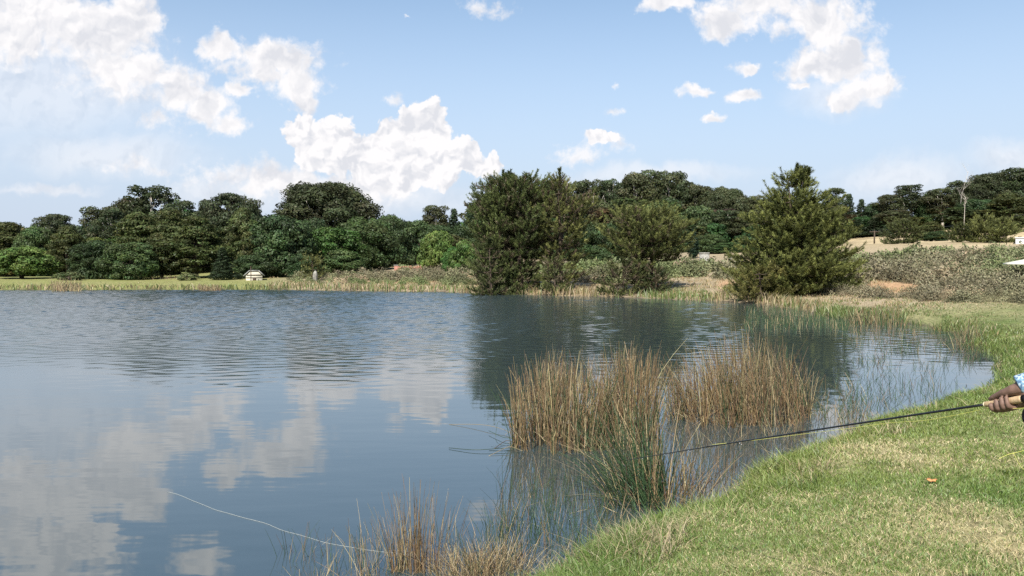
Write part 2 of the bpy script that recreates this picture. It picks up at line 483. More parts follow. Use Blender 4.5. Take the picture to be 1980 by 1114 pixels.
def build_world():
    w = bpy.data.worlds.new('World'); S.world = w; w.use_nodes = True
    nt = w.node_tree; N = nt.nodes; L = nt.links; N.clear()
    out = N.new('ShaderNodeOutputWorld'); bg = N.new('ShaderNodeBackground'); L.new(bg.outputs[0], out.inputs[0])
    bg.inputs['Strength'].default_value = SKY_STR
    sky = N.new('ShaderNodeTexSky'); sky.sky_type = 'NISHITA'; sky.sun_disc = False
    sky.sun_elevation = R_(SUN_EL); sky.sun_rotation = math.atan2(sun_h[0], sun_h[1])
    sky.altitude = 1800; sky.air_density = 1.0; sky.dust_density = 1.6; sky.ozone_density = 1.5
    def M(op, a, b=None, c=None, clamp=False):
        n = N.new('ShaderNodeMath'); n.operation = op; n.use_clamp = clamp
        for i, v in enumerate((a, b, c)):
            if v is None: continue
            if isinstance(v, (int, float)): n.inputs[i].default_value = v
            else: L.new(v, n.inputs[i])
        return n.outputs[0]
    def VM(op, a, b=None, c=None, out=0):
        n = N.new('ShaderNodeVectorMath'); n.operation = op
        for i, v in enumerate((a, b, c)):
            if v is None: continue
            if isinstance(v, (tuple, list)): n.inputs[i].default_value = v
            else: L.new(v, n.inputs[i])
        return n.outputs[out]
    def MR(v, a, b, c=0., d=1., smooth=True):
        n = N.new('ShaderNodeMapRange'); n.interpolation_type = 'SMOOTHSTEP' if smooth else 'LINEAR'
        n.inputs['From Min'].default_value = a; n.inputs['From Max'].default_value = b
        n.inputs['To Min'].default_value = c; n.inputs['To Max'].default_value = d
        L.new(v, n.inputs['Value']); return n.outputs[0]
    def NZ(v, sc, det, ro=.55, dist=0., col=False, w=None):
        n = N.new('ShaderNodeTexNoise'); n.inputs['Scale'].default_value = sc; n.inputs['Detail'].default_value = det
        n.inputs['Roughness'].default_value = ro; n.inputs['Distortion'].default_value = dist; n.noise_dimensions = '2D'
        L.new(v, n.inputs['Vector']); return n.outputs['Color' if col else 'Fac']
    def MIX(f, a, b):
        n = N.new('ShaderNodeMix'); n.data_type = 'RGBA'
        for k, v in (('Factor', f), ('A', a), ('B', b)):
            s = n.inputs[0] if k == 'Factor' else n.inputs[k]
            if isinstance(v, (int, float)): s.default_value = v
            elif isinstance(v, tuple): s.default_value = v
            else: L.new(v, s)
        return n.outputs['Result']
    tc = N.new('ShaderNodeTexCoord')
    sep = N.new('ShaderNodeSeparateXYZ'); L.new(tc.outputs['Generated'], sep.inputs[0])
    dx, dy, dz = sep.outputs
    yc = M('MAXIMUM', dy, .08)
    cmb = N.new('ShaderNodeCombineXYZ')
    L.new(M('DIVIDE', dx, yc), cmb.inputs[0]); L.new(M('DIVIDE', dz, yc), cmb.inputs[1])
    uv = cmb.outputs[0]                              # bearing / elevation of the sky direction, as tangents
    front = MR(dy, .1, .3)
    K = 1 / F_PX
    def c2(px, py):
        d = ray(px, py); return d[0] / d[1], d[2] / d[1]
    # domain warp: coarse swell plus fine curl
    wv = VM('SUBTRACT', NZ(uv, 9, 5, .6, col=True), (.5, .5, .5))
    p1 = VM('MULTIPLY_ADD', wv, (.062, .054, 0), uv)
    wv2 = VM('SUBTRACT', NZ(uv, 34, 4, .6, col=True), (.5, .5, .5))
    p1 = VM('MULTIPLY_ADD', wv2, (.017, .016, 0), p1)
    def blobs(lst, p):
        acc = None
        for (x, y, rx, ry) in lst:
            cu, cv = c2(x, y); iu, iv = 1 / (rx * K), 1 / (ry * K)
            q = VM('MULTIPLY_ADD', p, (iu, iv, 0), (-cu * iu, -cv * iv, 0))
            d = M('SUBTRACT', 1.0, VM('LENGTH', q, out=1))
            acc = d if acc is None else M('SMOOTH_MAX', acc, d, .25)
        return acc
    crisp = [(100, -55, 110, 60), (590, 262, 64, 58), (645, 276, 52, 56), (822, 250, 58, 66), (758, 276, 74, 54), (705, 312, 120, 52), (640, 310, 90, 40), (865, 303, 95, 46),
             (925, 322, 62, 30), (775, 350, 130, 40), (1160, 268, 44, 20)]
    soft = [(545, 345, 90, 40), (720, 368, 150, 30), (40, 40, 190, 95), (190, 70, 140, 100), (252, 30, 70, 62), (250, 140, 130, 62), (350, 180, 78, 62), (400, 205, 62, 42), (442, 238, 42, 26),
            (520, 120, 112, 52), (575, 155, 68, 62), (430, 95, 46, 34), (597, 195, 38, 28), (470, 180, 34, 18),
            (1295, 8, 66, 20), (1395, 40, 70, 42), (1480, 10, 110, 45), (1590, 45, 120, 56), (1625, 110, 92, 58), (1690, 165, 74, 36), (1640, 185, 52, 24), (1560, 120, 60, 40),
            (1350, 167, 46, 18), (1440, 187, 46, 20), (1385, 227, 22, 11), (1447, 130, 20, 14), (1545, 160, 26, 15), (60, -70, 190, 80), (365, -85, 60, 36)]
    wisp = [(945, 12, 60, 26), (762, 185, 40, 18), (780, 32, 13, 6), (310, 238, 90, 26), (262, 322, 100, 22), (450, 338, 140, 42), (1110, 298, 100, 30), (1165, 275, 76, 34), (1205, 162, 20, 10), (1200, 215, 30, 12), (1440, 130, 40, 22)]
    veil = [(60, 150, 330, 170), (200, 300, 260, 60), (230, 180, 200, 80), (700, 390, 330, 42), (430, 370, 160, 34), (1250, 345, 260, 26), (1750, 345, 190, 52), (1950, 300, 110, 50), (1620, 180, 130, 50), (100, 370, 140, 14)]
    def VO(v, sc):
        n = N.new('ShaderNodeTexVoronoi'); n.voronoi_dimensions = '2D'; n.feature = 'SMOOTH_F1'; n.inputs['Scale'].default_value = sc
        n.inputs['Smoothness'].default_value = .35; n.inputs['Detail'].default_value = 2.0; n.inputs['Roughness'].default_value = .55; n.inputs['Lacunarity'].default_value = 2.3
        L.new(v, n.inputs['Vector']); return n.outputs['Distance']
    bil = NZ(uv, 46, 6, .62)
    dc = blobs(crisp, p1); ds = blobs(soft, p1); dv = blobs(veil, p1); dw = M('ADD', blobs(wisp, p1), M('MULTIPLY', M('SUBTRACT', bil, .5), 1.9))
    dc = M('ADD', dc, M('MULTIPLY', M('SUBTRACT', bil, .5), .34))
    vo0 = VO(p1, 24)
    pf = M('SUBTRACT', .66, vo0)
    dc = M('ADD', dc, M('MULTIPLY', pf, .55))
    ds = M('ADD', ds, M('MULTIPLY', M('SUBTRACT', bil, .5), .85))
    ds = M('ADD', ds, M('MULTIPLY', M('SUBTRACT', .66, vo0), .38))
    ac = MR(dc, .02, .17)
    as_ = MR(ds, -.08, .50)
    as_ = M('MAXIMUM', as_, M('MULTIPLY', MR(dw, .15, 1.05), .85))
    av = M('MULTIPLY', MR(dv, -.1, .9), .5)
    alpha = M('SUBTRACT', 1.0, M('MULTIPLY', M('MULTIPLY', M('SUBTRACT', 1.0, ac), M('SUBTRACT', 1.0, as_)), M('SUBTRACT', 1.0, av)))
    alpha = M('MULTIPLY', alpha, front)
    # relief of the billows: difference of the billow field a little towards the sun (upper left)
    off = VM('ADD', p1, (-.007, .010, 0))
    r1, r2 = NZ(p1, 15, 4, .5), NZ(off, 15, 4, .5)
    puff = M('SUBTRACT', VO(VM('ADD', p1, (-.004, .007, 0)), 24), vo0)
    rel = M('ADD', M('SUBTRACT', r1, r2), M('MULTIPLY', M('MULTIPLY', puff, M('MULTIPLY_ADD', ac, .6, .4)), .58))
    core = MR(M('MAXIMUM', dc, ds), .1, 1.0)
    lit = M('ADD', M('MULTIPLY', rel, 3.6), M('SUBTRACT', .78, M('MULTIPLY', core, .30)))
    lit = M('ADD', lit, M('MULTIPLY', ac, .08), clamp=True)
    ccol = MIX(lit, (*CLOUD_SHADE, 1), (*CLOUD_LIT, 1))
    # haze near the horizon
    hz = MR(dz, 0.0, .44, HAZE, 0.0)
    base = MIX(hz, VMCOL(N, L, sky.outputs[0], SKY_MUL), (*HAZE_COL, 1))
    col = MIX(alpha, base, ccol)
    L.new(col, bg.inputs['Color'])
    w.cycles.sampling_method = 'MANUAL'; w.cycles.sample_map_resolution = 512

def VMCOL(N, L, s, k):
    n = N.new('ShaderNodeVectorMath'); n.operation = 'MULTIPLY'; n.inputs[1].default_value = k
    L.new(s, n.inputs[0]); return n.outputs[0]

SKY_STR = .1
SKY_MUL = (1.16, 1.18, 1.07)
CLOUD_LIT = (5.8, 5.7, 5.75)
CLOUD_SHADE = (4.4, 4.48, 4.78)
HAZE, HAZE_COL = .98, (3.4, 3.9, 4.75)
build_world()
S.view_settings.view_transform = 'Standard'; S.view_settings.look = 'None'; S.view_settings.gamma = 1
S.view_settings.exposure = 0.8
S.render.engine = 'CYCLES'
S.cycles.max_bounces = 6; S.cycles.diffuse_bounces = 3; S.cycles.glossy_bounces = 3; S.cycles.transmission_bounces = 4
S.cycles.use_denoising = False
S.render.filter_size = 1.1
# ------------------------------------------------------------------ trees
def limb(p0, p1, r0, r1, bow=.15, n=5, r=rng, up=0.0):
    p0, p1 = np.array(p0, float), np.array(p1, float)
    t = np.linspace(0, 1, n)[:, None]
    L = np.linalg.norm(p1 - p0)
    b = r.normal(0, bow * L * .5, 3) + np.array([0, 0, up * L])
    P = p0 + (p1 - p0) * t + np.sin(t * np.pi) * b * .6
    return tube(P, np.linspace(r0, r1, n), 6)

LEAFK = 1.0
def lobe(g, c, rad, n, size, base, r, up=.25, aspect=1.3, droop=0.0, amt=.28, shell=.30):
    size = size * LEAFK
    n = max(20, int(n * 4 * math.pi * (rad[0] * rad[1] * rad[2]) ** (2 / 3) / (size * size * .6)))
    d = norm(r.normal(0, 1, (n, 3)) + np.array([0, 0, up]))
    k = 1 - shell * r.random((n, 1)) ** 1.7
    # ragged surface
    k = k * (1 + .22 * np.sin(d[:, :1] * 7 + c[0] * 3) * np.sin(d[:, 1:2] * 6 + c[1] * 5))
    P = np.asarray(c) + d * np.asarray(rad) * k
    nn = norm(d + r.normal(0, .45, (n, 3)))
    ax = None
    if droop:
        ax = norm(np.array([0, 0, -droop]) + r.normal(0, .5, (n, 3)))
    t = jitter_tint(base, n, amt, .12, r)
    V, Q, C = leaves(P, nn, size * r.uniform(.6, 1.35, n), aspect, ax, t, r)
    g.add(V, Q, None, C)

def gen_tree(kind, seed, H, W, base, dens=1.0):
    """returns crown Geo, trunk Geo for one tree of nominal height H and width W"""
    r = np.random.default_rng(seed)
    g, k = Geo(), Geo()
    R = W / 2
    base = np.array(base)
    if kind in ('gum', 'gum_wide'):
        wide = kind == 'gum_wide'
        tr = .014 * H + .05
        bole = H * (.30 if wide else .45)
        lean = r.normal(0, .03 * H, 2)
        pts = np.array([[0, 0, -.3], [lean[0] * .3, lean[1] * .3, bole * .5], [lean[0] * .6, lean[1] * .6, bole]])
        k.add(*tube(pts, [tr * 1.25, tr, tr * .8], 7))
        nl = int((125 if wide else 44) * dens)
        for i in range(nl):
            a = i * 2.399 + r.uniform(-.4, .4)
            f = (i + .5) / nl
            if wide:
                zz = H * (.34 + .60 * (1 - f) ** .8); rr = R * .84 * math.sqrt(max(0, 1 - ((zz / H - .32) / .66) ** 2)) * r.uniform(.5, 1.14)
            else:
                zz = H * (.46 + .48 * (1 - f) + r.normal(0, .012)); rr = R * .8 * (.25 + .85 * math.sin(math.pi * min(1, f * .8 + .12))) * r.uniform(.4, 1.08)
            c = np.array([math.cos(a) * rr + lean[0], math.sin(a) * rr + lean[1], zz])
            s = (.135 if wide else .20) * W * r.choice([r.uniform(.35, .7), r.uniform(.75, 1.2)])
            lobe(g, c, (s, s, s * .62), .85 * dens, .22, base * r.uniform(.70, 1.35) * r.uniform(.93, 1.07, 3), r, .45, 1.7)
            st = np.array([lean[0] * .6, lean[1] * .6, bole * r.uniform(.75, 1.0)])
            if i % 2 == 0:
                V, Q, T = limb(st, c - np.array([0, 0, s * .25]), tr * .42, tr * .1, .14, 5, r, .05)
                k.add(V, Q, T)
        V, Q, T = limb(pts[-1], (lean[0], lean[1], H * .9), tr * .8, tr * .15, .06, 6, r); k.add(V, Q, T)
    elif kind in ('dome', 'willow', 'bush'):
        tr = .02 * H + .06
        k.add(*tube([[0, 0, -.3], [0.05, 0, H * .25], [0, .05, H * .6]], [tr * 1.3, tr, tr * .4], 7))
        z0 = .05 if kind != 'willow' else .2
        nl = int((90 if kind != 'bush' else 36) * dens)
        for i in range(nl):
            f = (i + .5) / nl
            zz = z0 + (1 - z0) * (1 - f) ** 1.05
            a = i * 2.399 + r.uniform(-.5, .5)
            q = (zz - .42) / (.60 if zz > .42 else .62)
            rr = R * .84 * math.sqrt(max(.03, 1 - q * q)) * r.uniform(.66, 1.14)
            c = np.array([math.cos(a) * rr, math.sin(a) * rr, zz * H * .93])
            s = .165 * W * r.choice([r.uniform(.4, .75), r.uniform(.75, 1.25)])
            bcol = base * r.uniform(.68, 1.4) * r.uniform(.92, 1.08, 3)
            if kind == 'willow':
                lobe(g, c, (s, s, s * .75), .9 * dens, .21, bcol, r, .35, 2.2, droop=.8)
            else:
                lobe(g, c, (s, s, s * .7), .85 * dens, .23, bcol, r, .4, 1.35)
            if i % 4 == 0:
                V, Q, T = limb((0, 0, H * r.uniform(.15, .45)), c * .9, tr * .4, tr * .1, .1, 4, r, .08); k.add(V, Q, T)
    elif kind in ('pine', 'umbrella'):
        tr = .018 * H + .05
        k.add(*tube([[0, 0, -.3], [.1, .05, H * .4], [0, .1, H * .9]], [tr * 1.3, tr, tr * .3], 7))
        z0 = .1 if kind == 'pine' else .48
        nl = int((98 if kind == 'pine' else 60) * dens)
        for i in range(nl):
            f = (i + .5) / nl
            zz = z0 + (1 - z0) * (1 - f)
            a = i * 2.399 + r.uniform(-.5, .5)
            q = (zz - z0) / (1 - z0)
            if kind == 'pine':
                rr = R * (1.0 - q ** 2.2) * r.uniform(.5, 1.0)
            else:
                rr = R * math.sqrt(max(.02, 1 - q ** 2)) * r.uniform(.4, 1.0)
            c = np.array([math.cos(a) * rr, math.sin(a) * rr, zz * H * .95])
            s = .16 * W * r.choice([r.uniform(.4, .75), r.uniform(.75, 1.2)])
            lobe(g, c, (s * 1.05, s * 1.05, s * .45), .85 * dens, .22, base * r.uniform(.7, 1.4) * r.uniform(.93, 1.07, 3), r, .5, 2.4, droop=-.6)
            if i % 2 == 0:
                V, Q, T = limb((0, 0, zz * H * .86), c, tr * .3, tr * .08, .08, 4, r); k.add(V, Q, T)
    elif kind == 'fir':
        tr = .014 * H + .04
        k.add(*tube([[0, 0, -.3], [0, 0, H * .5], [0, 0, H * .97]], [tr * 1.3, tr, tr * .2], 6))
        nl = int(60 * dens)
        for i in range(nl):
            f = (i + .5) / nl
            zz = .06 + .92 * f
            a = i * 2.399
            rr = R * (1 - f) ** .8 * r.uniform(.35, .95)
            c = np.array([math.cos(a) * rr, math.sin(a) * rr, zz * H])
            s = max(.10 * W, .24 * W * (1 - f) * r.uniform(.8, 1.2))
            lobe(g, c, (s, s, s * .55), 1.1 * dens, .22, base * r.uniform(.8, 1.2), r, .1, 2.2, droop=.7)
    elif kind == 'cypress':
        k.add(*tube([[0, 0, -.2], [0, 0, H * .6]], [.12, .04], 6))
        for i in range(30):
            f = (i + .5) / 30
            rr = R * .6 * math.sin(math.pi * (.12 + .88 * f) ** .8)
            a = i * 2.399
            lobe(g, (math.cos(a) * rr * .5, math.sin(a) * rr * .5, H * (.03 + .93 * f)), (rr + .08, rr + .08, H * .06), 1.3, .15, base, r, .1, 1.8, droop=-.9)
    return g, k

PROTO = {}
def species(key, kind, seed, H, W, base, bark, dens=1.0):
    PROTO[key] = dict(args=(kind, seed, H, W, base, dens), bark=bark, made=None)

GUM, GUM2 = (.056, .068, .032), (.066, .072, .034)
DARK, MID, BRIGHT, WILLOW, OLIVE, FIR = (.046, .071, .029), (.062, .092, .034), (.062, .115, .030), (.090, .135, .036), (.066, .076, .027), (.034, .050, .024)
for i in range(4): species(f'gum{i}', 'gum', 100 + i, 12, 6.0, GUM if i % 2 else GUM2, M_BARK_PALE)
for i in range(2): species(f'widegum{i}', 'gum_wide', 120 + i, 13, 13, GUM, M_BARK_PALE)
for i in range(3): species(f'dark{i}', 'dome', 130 + i, 8, 8, DARK, M_BARK)
for i in range(3): species(f'mid{i}', 'dome', 140 + i, 8, 8, MID, M_BARK)
for i in range(2): species(f'bright{i}', 'dome', 150 + i, 7, 7, BRIGHT, M_BARK)
for i in range(2): species(f'willow{i}', 'willow', 160 + i, 5, 5, WILLOW, M_BARK_DARK)
for i in range(3): species(f'pine{i}', 'pine', 170 + i, 10, 7, OLIVE, M_BARK_DARK)
species('umb0', 'umbrella', 180, 10, 8, (.045, .055, .028), M_BARK_DARK); species('umb1', 'umbrella', 181, 10, 8, (.05, .06, .028), M_BARK_DARK)
for i in range(2): species(f'fir{i}', 'fir', 190 + i, 9, 4.5, FIR, M_BARK_DARK)
species('cypress', 'cypress', 199, 4, 1.1, (.018, .034, .018), M_BARK_DARK)
for i in range(2): species(f'bush{i}', 'bush', 210 + i, 3, 4, (.125, .145, .065), M_BARK)

def far_proto(key):
    """coarser crown of the same kind for the closed wood at the back"""
    global LEAFK
    p = PROTO[key]
    if 'far' not in p:
        LEAFK = 1.9
        g, k = gen_tree(*p['args']); LEAFK = 1.0
        V = g.verts()
        p['far'] = (g, k, np.percentile(V[:, 0], 98.5) - np.percentile(V[:, 0], 1.5), V[:, 2].max())
    return p['far']

def proto(key):
    p = PROTO[key]
    if p['made'] is None:
        g, k = gen_tree(*p['args'])
        V = g.verts()
        w = np.percentile(V[:, 0], 98.5) - np.percentile(V[:, 0], 1.5)
        p['made'] = (g, k, w, V[:, 2].max(), g.mesh('crown'), k.mesh('trunk', True))
        p['made'][4].materials.append(M_LEAF); p['made'][5].materials.append(p['bark'])
    return p['made']

NAMES = {'gum': 'gum_tree', 'widegum': 'gum_tree', 'dark': 'broadleaf_tree', 'mid': 'broadleaf_tree', 'bright': 'broadleaf_tree', 'willow': 'willow_tree',
         'pine': 'pine_tree', 'umb': 'pine_tree', 'fir': 'fir_tree', 'cypress': 'cypress_tree', 'bush': 'shrub'}
def plant(key, cx, top, wpx, d, label, group=None, sink=0.0):
    """tree at bearing of photo column cx, distance d, crown top at the sight line of row top, crown wpx wide"""
    g, k, w, h, mc, mt = proto(key)
    b = at_y(cx, HOR, d)
    z = hgt1(b[0], b[1]) - sink
    H = at_y(cx, top, d)[2] - z
    Wm = wpx / F_PX * d
    nm = NAMES[key.rstrip('0123456789')]
    o = link(nm, None, None, None, label, 'shrub' if nm == 'shrub' else 'tree', group)
    o.location = (b[0], b[1], z)
    sxy = Wm / w
    o.scale = (sxy, sxy, max(H, .6) / h)
    o.rotation_euler.z = float(rng.uniform(0, 6.28))
    c = link('crown', mc, None, o); t = link('trunk', mt, None, o)
    return o

WL, WR = 'trees along the far left bank', 'trees on the hill at the right'
trees = [
    # ---- left bank, front row
    ('willow0', 42, 474, 105, 84, 'light green weeping tree low on the far bank, leftmost in view'),
    ('dark0', 186, 462, 90, 84, 'rounded blue-green tree with a dark hollow beside the pale round shrub'),
    ('mid0', 252, 466, 86, 82, 'low mid green tree between the blue-green tree and the olive pines'),
    ('pine0', 312, 448, 80, 86, 'olive pine behind the pale grass tuft on the left bank'),
    ('pine1', 378, 416, 120, 86, 'large rounded olive pine standing left of the cream hut'),
    ('fir0', 430, 478, 52, 80, 'small dark conifer just left of the cream hut'),
    ('pine2', 470, 400, 76, 92, 'upright olive pine rising behind the cream hut'),
    ('dark1', 545, 413, 122, 88, 'big dark green dome tree right behind the cream hut'),
    ('dark2', 492, 492, 70, 84, 'low dark bushy tree over the roof of the cream hut'),
    ('bright0', 640, 436, 110, 86, 'bright green dome tree under the great round gum'),
    ('mid1', 706, 416, 120, 88, 'grey-green leafy tree right of the bright green dome'),
    ('dark0', 588, 492, 66, 82, 'low dark tree behind the upright stone on the far bank'),
    ('mid2', 660, 482, 90, 82, 'low green tree at the foot of the bright green dome'),
    ('dark2', 752, 414, 92, 94, 'dark tree behind the red brick ruin'),
    ('mid0', 800, 424, 70, 96, 'dark green tree between the ruin and the small gum on the skyline'),
    ('willow1', 846, 444, 66, 74, 'yellow-green willow above the small white post'),
    ('willow0', 902, 462, 58, 66, 'yellow-green willow half hidden behind the tall lakeside pine'),
    ('bright1', 878, 476, 46, 70, 'small bright green tree between the two willows'),
    # ---- left bank, second row and skyline
    ('pine1', 18, 428, 90, 104, 'dark pine at the left edge behind the light green tree'),
    ('mid1', 72, 432, 78, 100, 'green tree behind the light green weeping tree'),
    ('pine2', 130, 436, 84, 98, 'brownish pine with a bare pale stem showing beneath it'),
    ('umb0', 108, 412, 76, 124, 'flat topped dark tree low on the skyline at far left'),
    ('gum0', 192, 398, 66, 112, 'slender gum on the skyline left of the tall airy gum'),
    ('gum1', 222, 402, 60, 108, 'gum with pale stems beside the slender skyline gum'),
    ('gum2', 250, 378, 74, 112, 'leaning gum just left of the tall airy gum'),
    ('gum3', 298, 356, 92, 110, 'tall airy gum, highest on the left skyline, sky showing through it'),
    ('gum1', 346, 384, 66, 108, 'gum right of the tall airy gum on the left skyline'),
    ('pine0', 268, 408, 100, 98, 'broad olive pine in the middle of the left wood'),
    ('pine1', 330, 402, 90, 100, 'brown-green pine below the tall airy gum'),
    ('umb1', 402, 384, 60, 108, 'rounded dark pine left of the umbrella pine'),
    ('umb0', 447, 372, 110, 106, 'umbrella-shaped dark pine on the skyline above the hut'),
    ('umb1', 488, 388, 50, 110, 'small domed pine right of the umbrella pine'),
    ('widegum0', 630, 349, 186, 112, 'great round gum towering over the left wood'),
    ('dark1', 600, 420, 80, 98, 'dark tree under the left side of the great round gum'),
    ('gum0', 842, 396, 50, 118, 'small round gum alone on the skyline left of the lakeside pines'),
    ('fir1', 878, 402, 54, 112, 'dark pointed fir beside the small round gum'),
    ('fir0', 908, 403, 46, 112, 'dark fir next to the edge of the tall lakeside pine'),
    ('dark0', 840, 432, 90, 108, 'dark tree behind the yellow-green willow'),
    ('dark2', 905, 434, 80, 104, 'dark tree behind the half hidden willow'),
    # ---- hill behind the lakeside pines
    ('gum1', 948, 372, 60, 150, 'gum showing past the left shoulder of the tall lakeside pine'),
    ('gum2', 1078, 345, 60, 158, 'gum directly behind the paler twin lakeside pine'),
    ('gum0', 1112, 350, 56, 160, 'skyline gum just right of the paler twin lakeside pine'),
    ('gum3', 1148, 345, 62, 160, 'small-headed gum on the hill skyline above the gap between the lakeside pines'),
    ('gum1', 1186, 345, 60, 160, 'rounded gum at the left foot of the hill of gums'),
    ('gum2', 1222, 334, 66, 160, 'gum left of the hilltop pair'),
    ('gum0', 1254, 328, 64, 162, 'hilltop gum, left one of the pair at the summit'),
    ('gum3', 1288, 329, 66, 162, 'hilltop gum, right one of the pair at the summit'),
    ('gum1', 1322, 347, 60, 160, 'gum stepping down right of the hilltop pair'),
    ('gum2', 1354, 356, 56, 160, 'gum on the falling skyline over the green leafy tree'),
    ('widegum1', 1402, 360, 84, 150, 'tall brown-green gum between the hill and the big right pine'),
    ('gum0', 1462, 378, 66, 160, 'gum on the low skyline left of the big right pine'),
    ('gum3', 1430, 392, 54, 152, 'smaller gum beside the tall brown-green gum'),
    ('dark1', 1095, 396, 90, 118, 'dark leafy tree between the twin lakeside pines'),
    ('mid2', 1265, 388, 92, 120, 'green leafy tree rising behind the bent lakeside pine'),
    ('mid0', 1350, 396, 84, 126, 'fresh green tree behind the columnar cypress'),
    ('dark2', 1165, 430, 80, 112, 'dark tree left of the bent lakeside pine'),
    ('dark0', 1305, 440, 70, 112, 'dark tree right of the bent lakeside pine'),
    ('gum1', 1395, 405, 76, 124, 'pale stemmed gum right of the fresh green tree'),
    ('gum2', 1425, 418, 56, 122, 'bare stemmed gum at the left side of the big right pine'),
    ('cypress', 1340, 440, 20, 82, 'narrow columnar dark cypress beside the concrete tank'),
    ('mid0', 1372, 452, 50, 92, 'light green rounded shrub right of the cypress'),
    ('mid2', 1408, 468, 70, 90, 'broad green shrub behind the concrete tank'),
    ('mid1', 1448, 478, 60, 86, 'low green shrub touching the big right pine'),
    ('dark1', 1185, 486, 60, 82, 'low dark tree in the gap between the lakeside pines'),
    ('mid1', 1130, 478, 70, 86, 'low green tree behind the paler twin lakeside pine'),
    # ---- right edge of the field
    ('gum1', 1605, 362, 56, 190, 'gum behind the right shoulder of the big right pine'),
    ('fir0', 1640, 374, 44, 200, 'pointed conifer at the edge of the field right of the big pine'),
    ('fir1', 1664, 384, 42, 200, 'second pointed conifer along the edge of the field'),
    ('dark0', 1696, 390, 60, 200, 'low dark crowned tree on the skyline above the power pole'),
    ('gum2', 1728, 374, 52, 196, 'narrow gum left of the airy pale gum by the field'),
    ('gum3', 1764, 356, 56, 196, 'airy pale gum with sky in its crown above the round conifer'),
    ('mid2', 1794, 369, 50, 194, 'deep green tree right of the airy pale gum'),
    ('gum0', 1822, 362, 56, 190, 'gum in front of the bare dead tree'),
    ('gum1', 1858, 348, 64, 188, 'gum between the bare dead tree and the tall right wood'),
    ('widegum0', 1912, 333, 90, 184, 'broad gum crowning the wood at the right edge'),
    ('gum3', 1958, 324, 70, 182, 'highest gum at the right edge of the photo'),
    ('widegum1', 2010, 322, 110, 180, 'gum cut by the right edge of the photo'),
    ('fir1', 1690, 420, 60, 186, 'dark conifer behind the power pole'),
    ('fir0', 1655, 424, 60, 188, 'dark conifer left of the power pole'),
    ('gum2', 1735, 405, 60, 184, 'gum directly behind the round conifer in the field'),
    ('dark2', 1885, 384, 80, 172, 'dark tree under the broad gum at right'),
    ('pine0', 1948, 372, 90, 166, 'dark pine behind the white building'),
    ('pine2', 1800, 428, 62, 136, 'grey-green tree beside the round conifer in the field'),
    ('dark1', 1810, 446, 50, 134, 'small dark tree at the right foot of the grey-green tree'),
    ('bush0', 132, 525, 50, 79, 'pale round shrub on the left bank behind the reeds'),
    ('bush1', 362, 526, 40, 80, 'pale shrub beside the dry grass tuft on the left bank'),
    ('bush1', 688, 532, 34, 70, 'olive shrub near the water below the upright stone'),
]
for t in trees:
    key, cx, top, wpx, d, lab = t
    if cx < 945: d *= float(np.interp(cx, [560, 760], [.80, 1.0]))
    plant(key, cx, top, wpx, d, lab, WL if cx < 945 else WR)

# the closed wood behind and between the trees one can tell apart
def far_wood(name, rows, label):
    G = Geo()
    r = np.random.default_rng(5)
    keys = ['gum0', 'gum1', 'gum2', 'pine0', 'pine1', 'dark0', 'dark1', 'mid0', 'fir0', 'widegum0']
    for (x0, x1, step, tops, d0, d1, ks) in rows:
        x = x0
        while x < x1:
            key = ks[r.integers(len(ks))]
            g, k, w, h = far_proto(key)
            d = r.uniform(d0, d1) * (np.interp(x, [560, 760], [.80, 1.0]) if x < 945 else 1)
            b = at_y(x, HOR, d); z = hgt1(b[0], b[1])
            top = np.interp(x, [p[0] for p in tops], [p[1] for p in tops]) + r.uniform(0, 14)
            H = at_y(x, top, d)[2] - z
            W = step * r.uniform(1.7, 2.4) / F_PX * d
            a = r.uniform(0, 6.28)
            M = np.array([[math.cos(a), -math.sin(a), 0], [math.sin(a), math.cos(a), 0], [0, 0, 1]]) @ np.diag([W / w, W / w, H / h])
            G.merge(g, M, (b[0], b[1], z), r.uniform(.75, 1.2, 3) * np.array([1, 1, .95]))
            kk = Geo().merge(k, M, (b[0], b[1], z)); G.merge(kk, cm=(.10, .09, .07))
            x += step * r.uniform(.8, 1.25)
    link(name, G.mesh(name), M_LEAF, None, label, 'wood', kind='stuff')
ALLK = ['gum0', 'gum1', 'pine0', 'pine1', 'dark0', 'dark1', 'fir0']
far_wood('distant_wood', [
    (-60, 950, 42, [(-60, 428), (150, 424), (200, 405), (350, 395), (430, 402), (520, 418), (720, 420), (810, 426), (950, 418)], 118, 136, ALLK),
    (-60, 950, 46, [(-60, 450), (950, 448)], 102, 110, ['pine0', 'dark0', 'dark1', 'mid0'])], 'closed dark wood filling in behind the trees of the far left bank')
far_wood('distant_wood', [
    (930, 1640, 34, [(930, 380), (1060, 358), (1180, 352), (1250, 338), (1310, 345), (1400, 375), (1500, 388), (1640, 392)], 168, 190, ['gum0', 'gum1', 'gum2']),
    (930, 1560, 36, [(930, 400), (1180, 385), (1280, 372), (1400, 398), (1560, 408)], 140, 160, ['gum0', 'gum1', 'gum2', 'dark0']),
    (980, 1500, 38, [(980, 425), (1500, 430)], 114, 132, ['dark0', 'dark1', 'mid0', 'gum0'])], 'closed gum wood covering the hill behind the lakeside pines')
far_wood('distant_wood', [
    (1560, 2120, 32, [(1560, 392), (1700, 398), (1780, 385), (1840, 366), (1900, 345), (2120, 332)], 205, 235, ['gum0', 'gum1', 'gum2', 'fir0']),
    (1580, 1900, 30, [(1580, 420), (1900, 410)], 192, 204, ['fir0', 'dark0', 'gum0']),
    (1850, 2120, 34, [(1850, 400), (2120, 372)], 168, 184, ['gum0', 'gum1', 'pine0', 'dark0'])], 'dark wood along the far edge of the dry field at right')

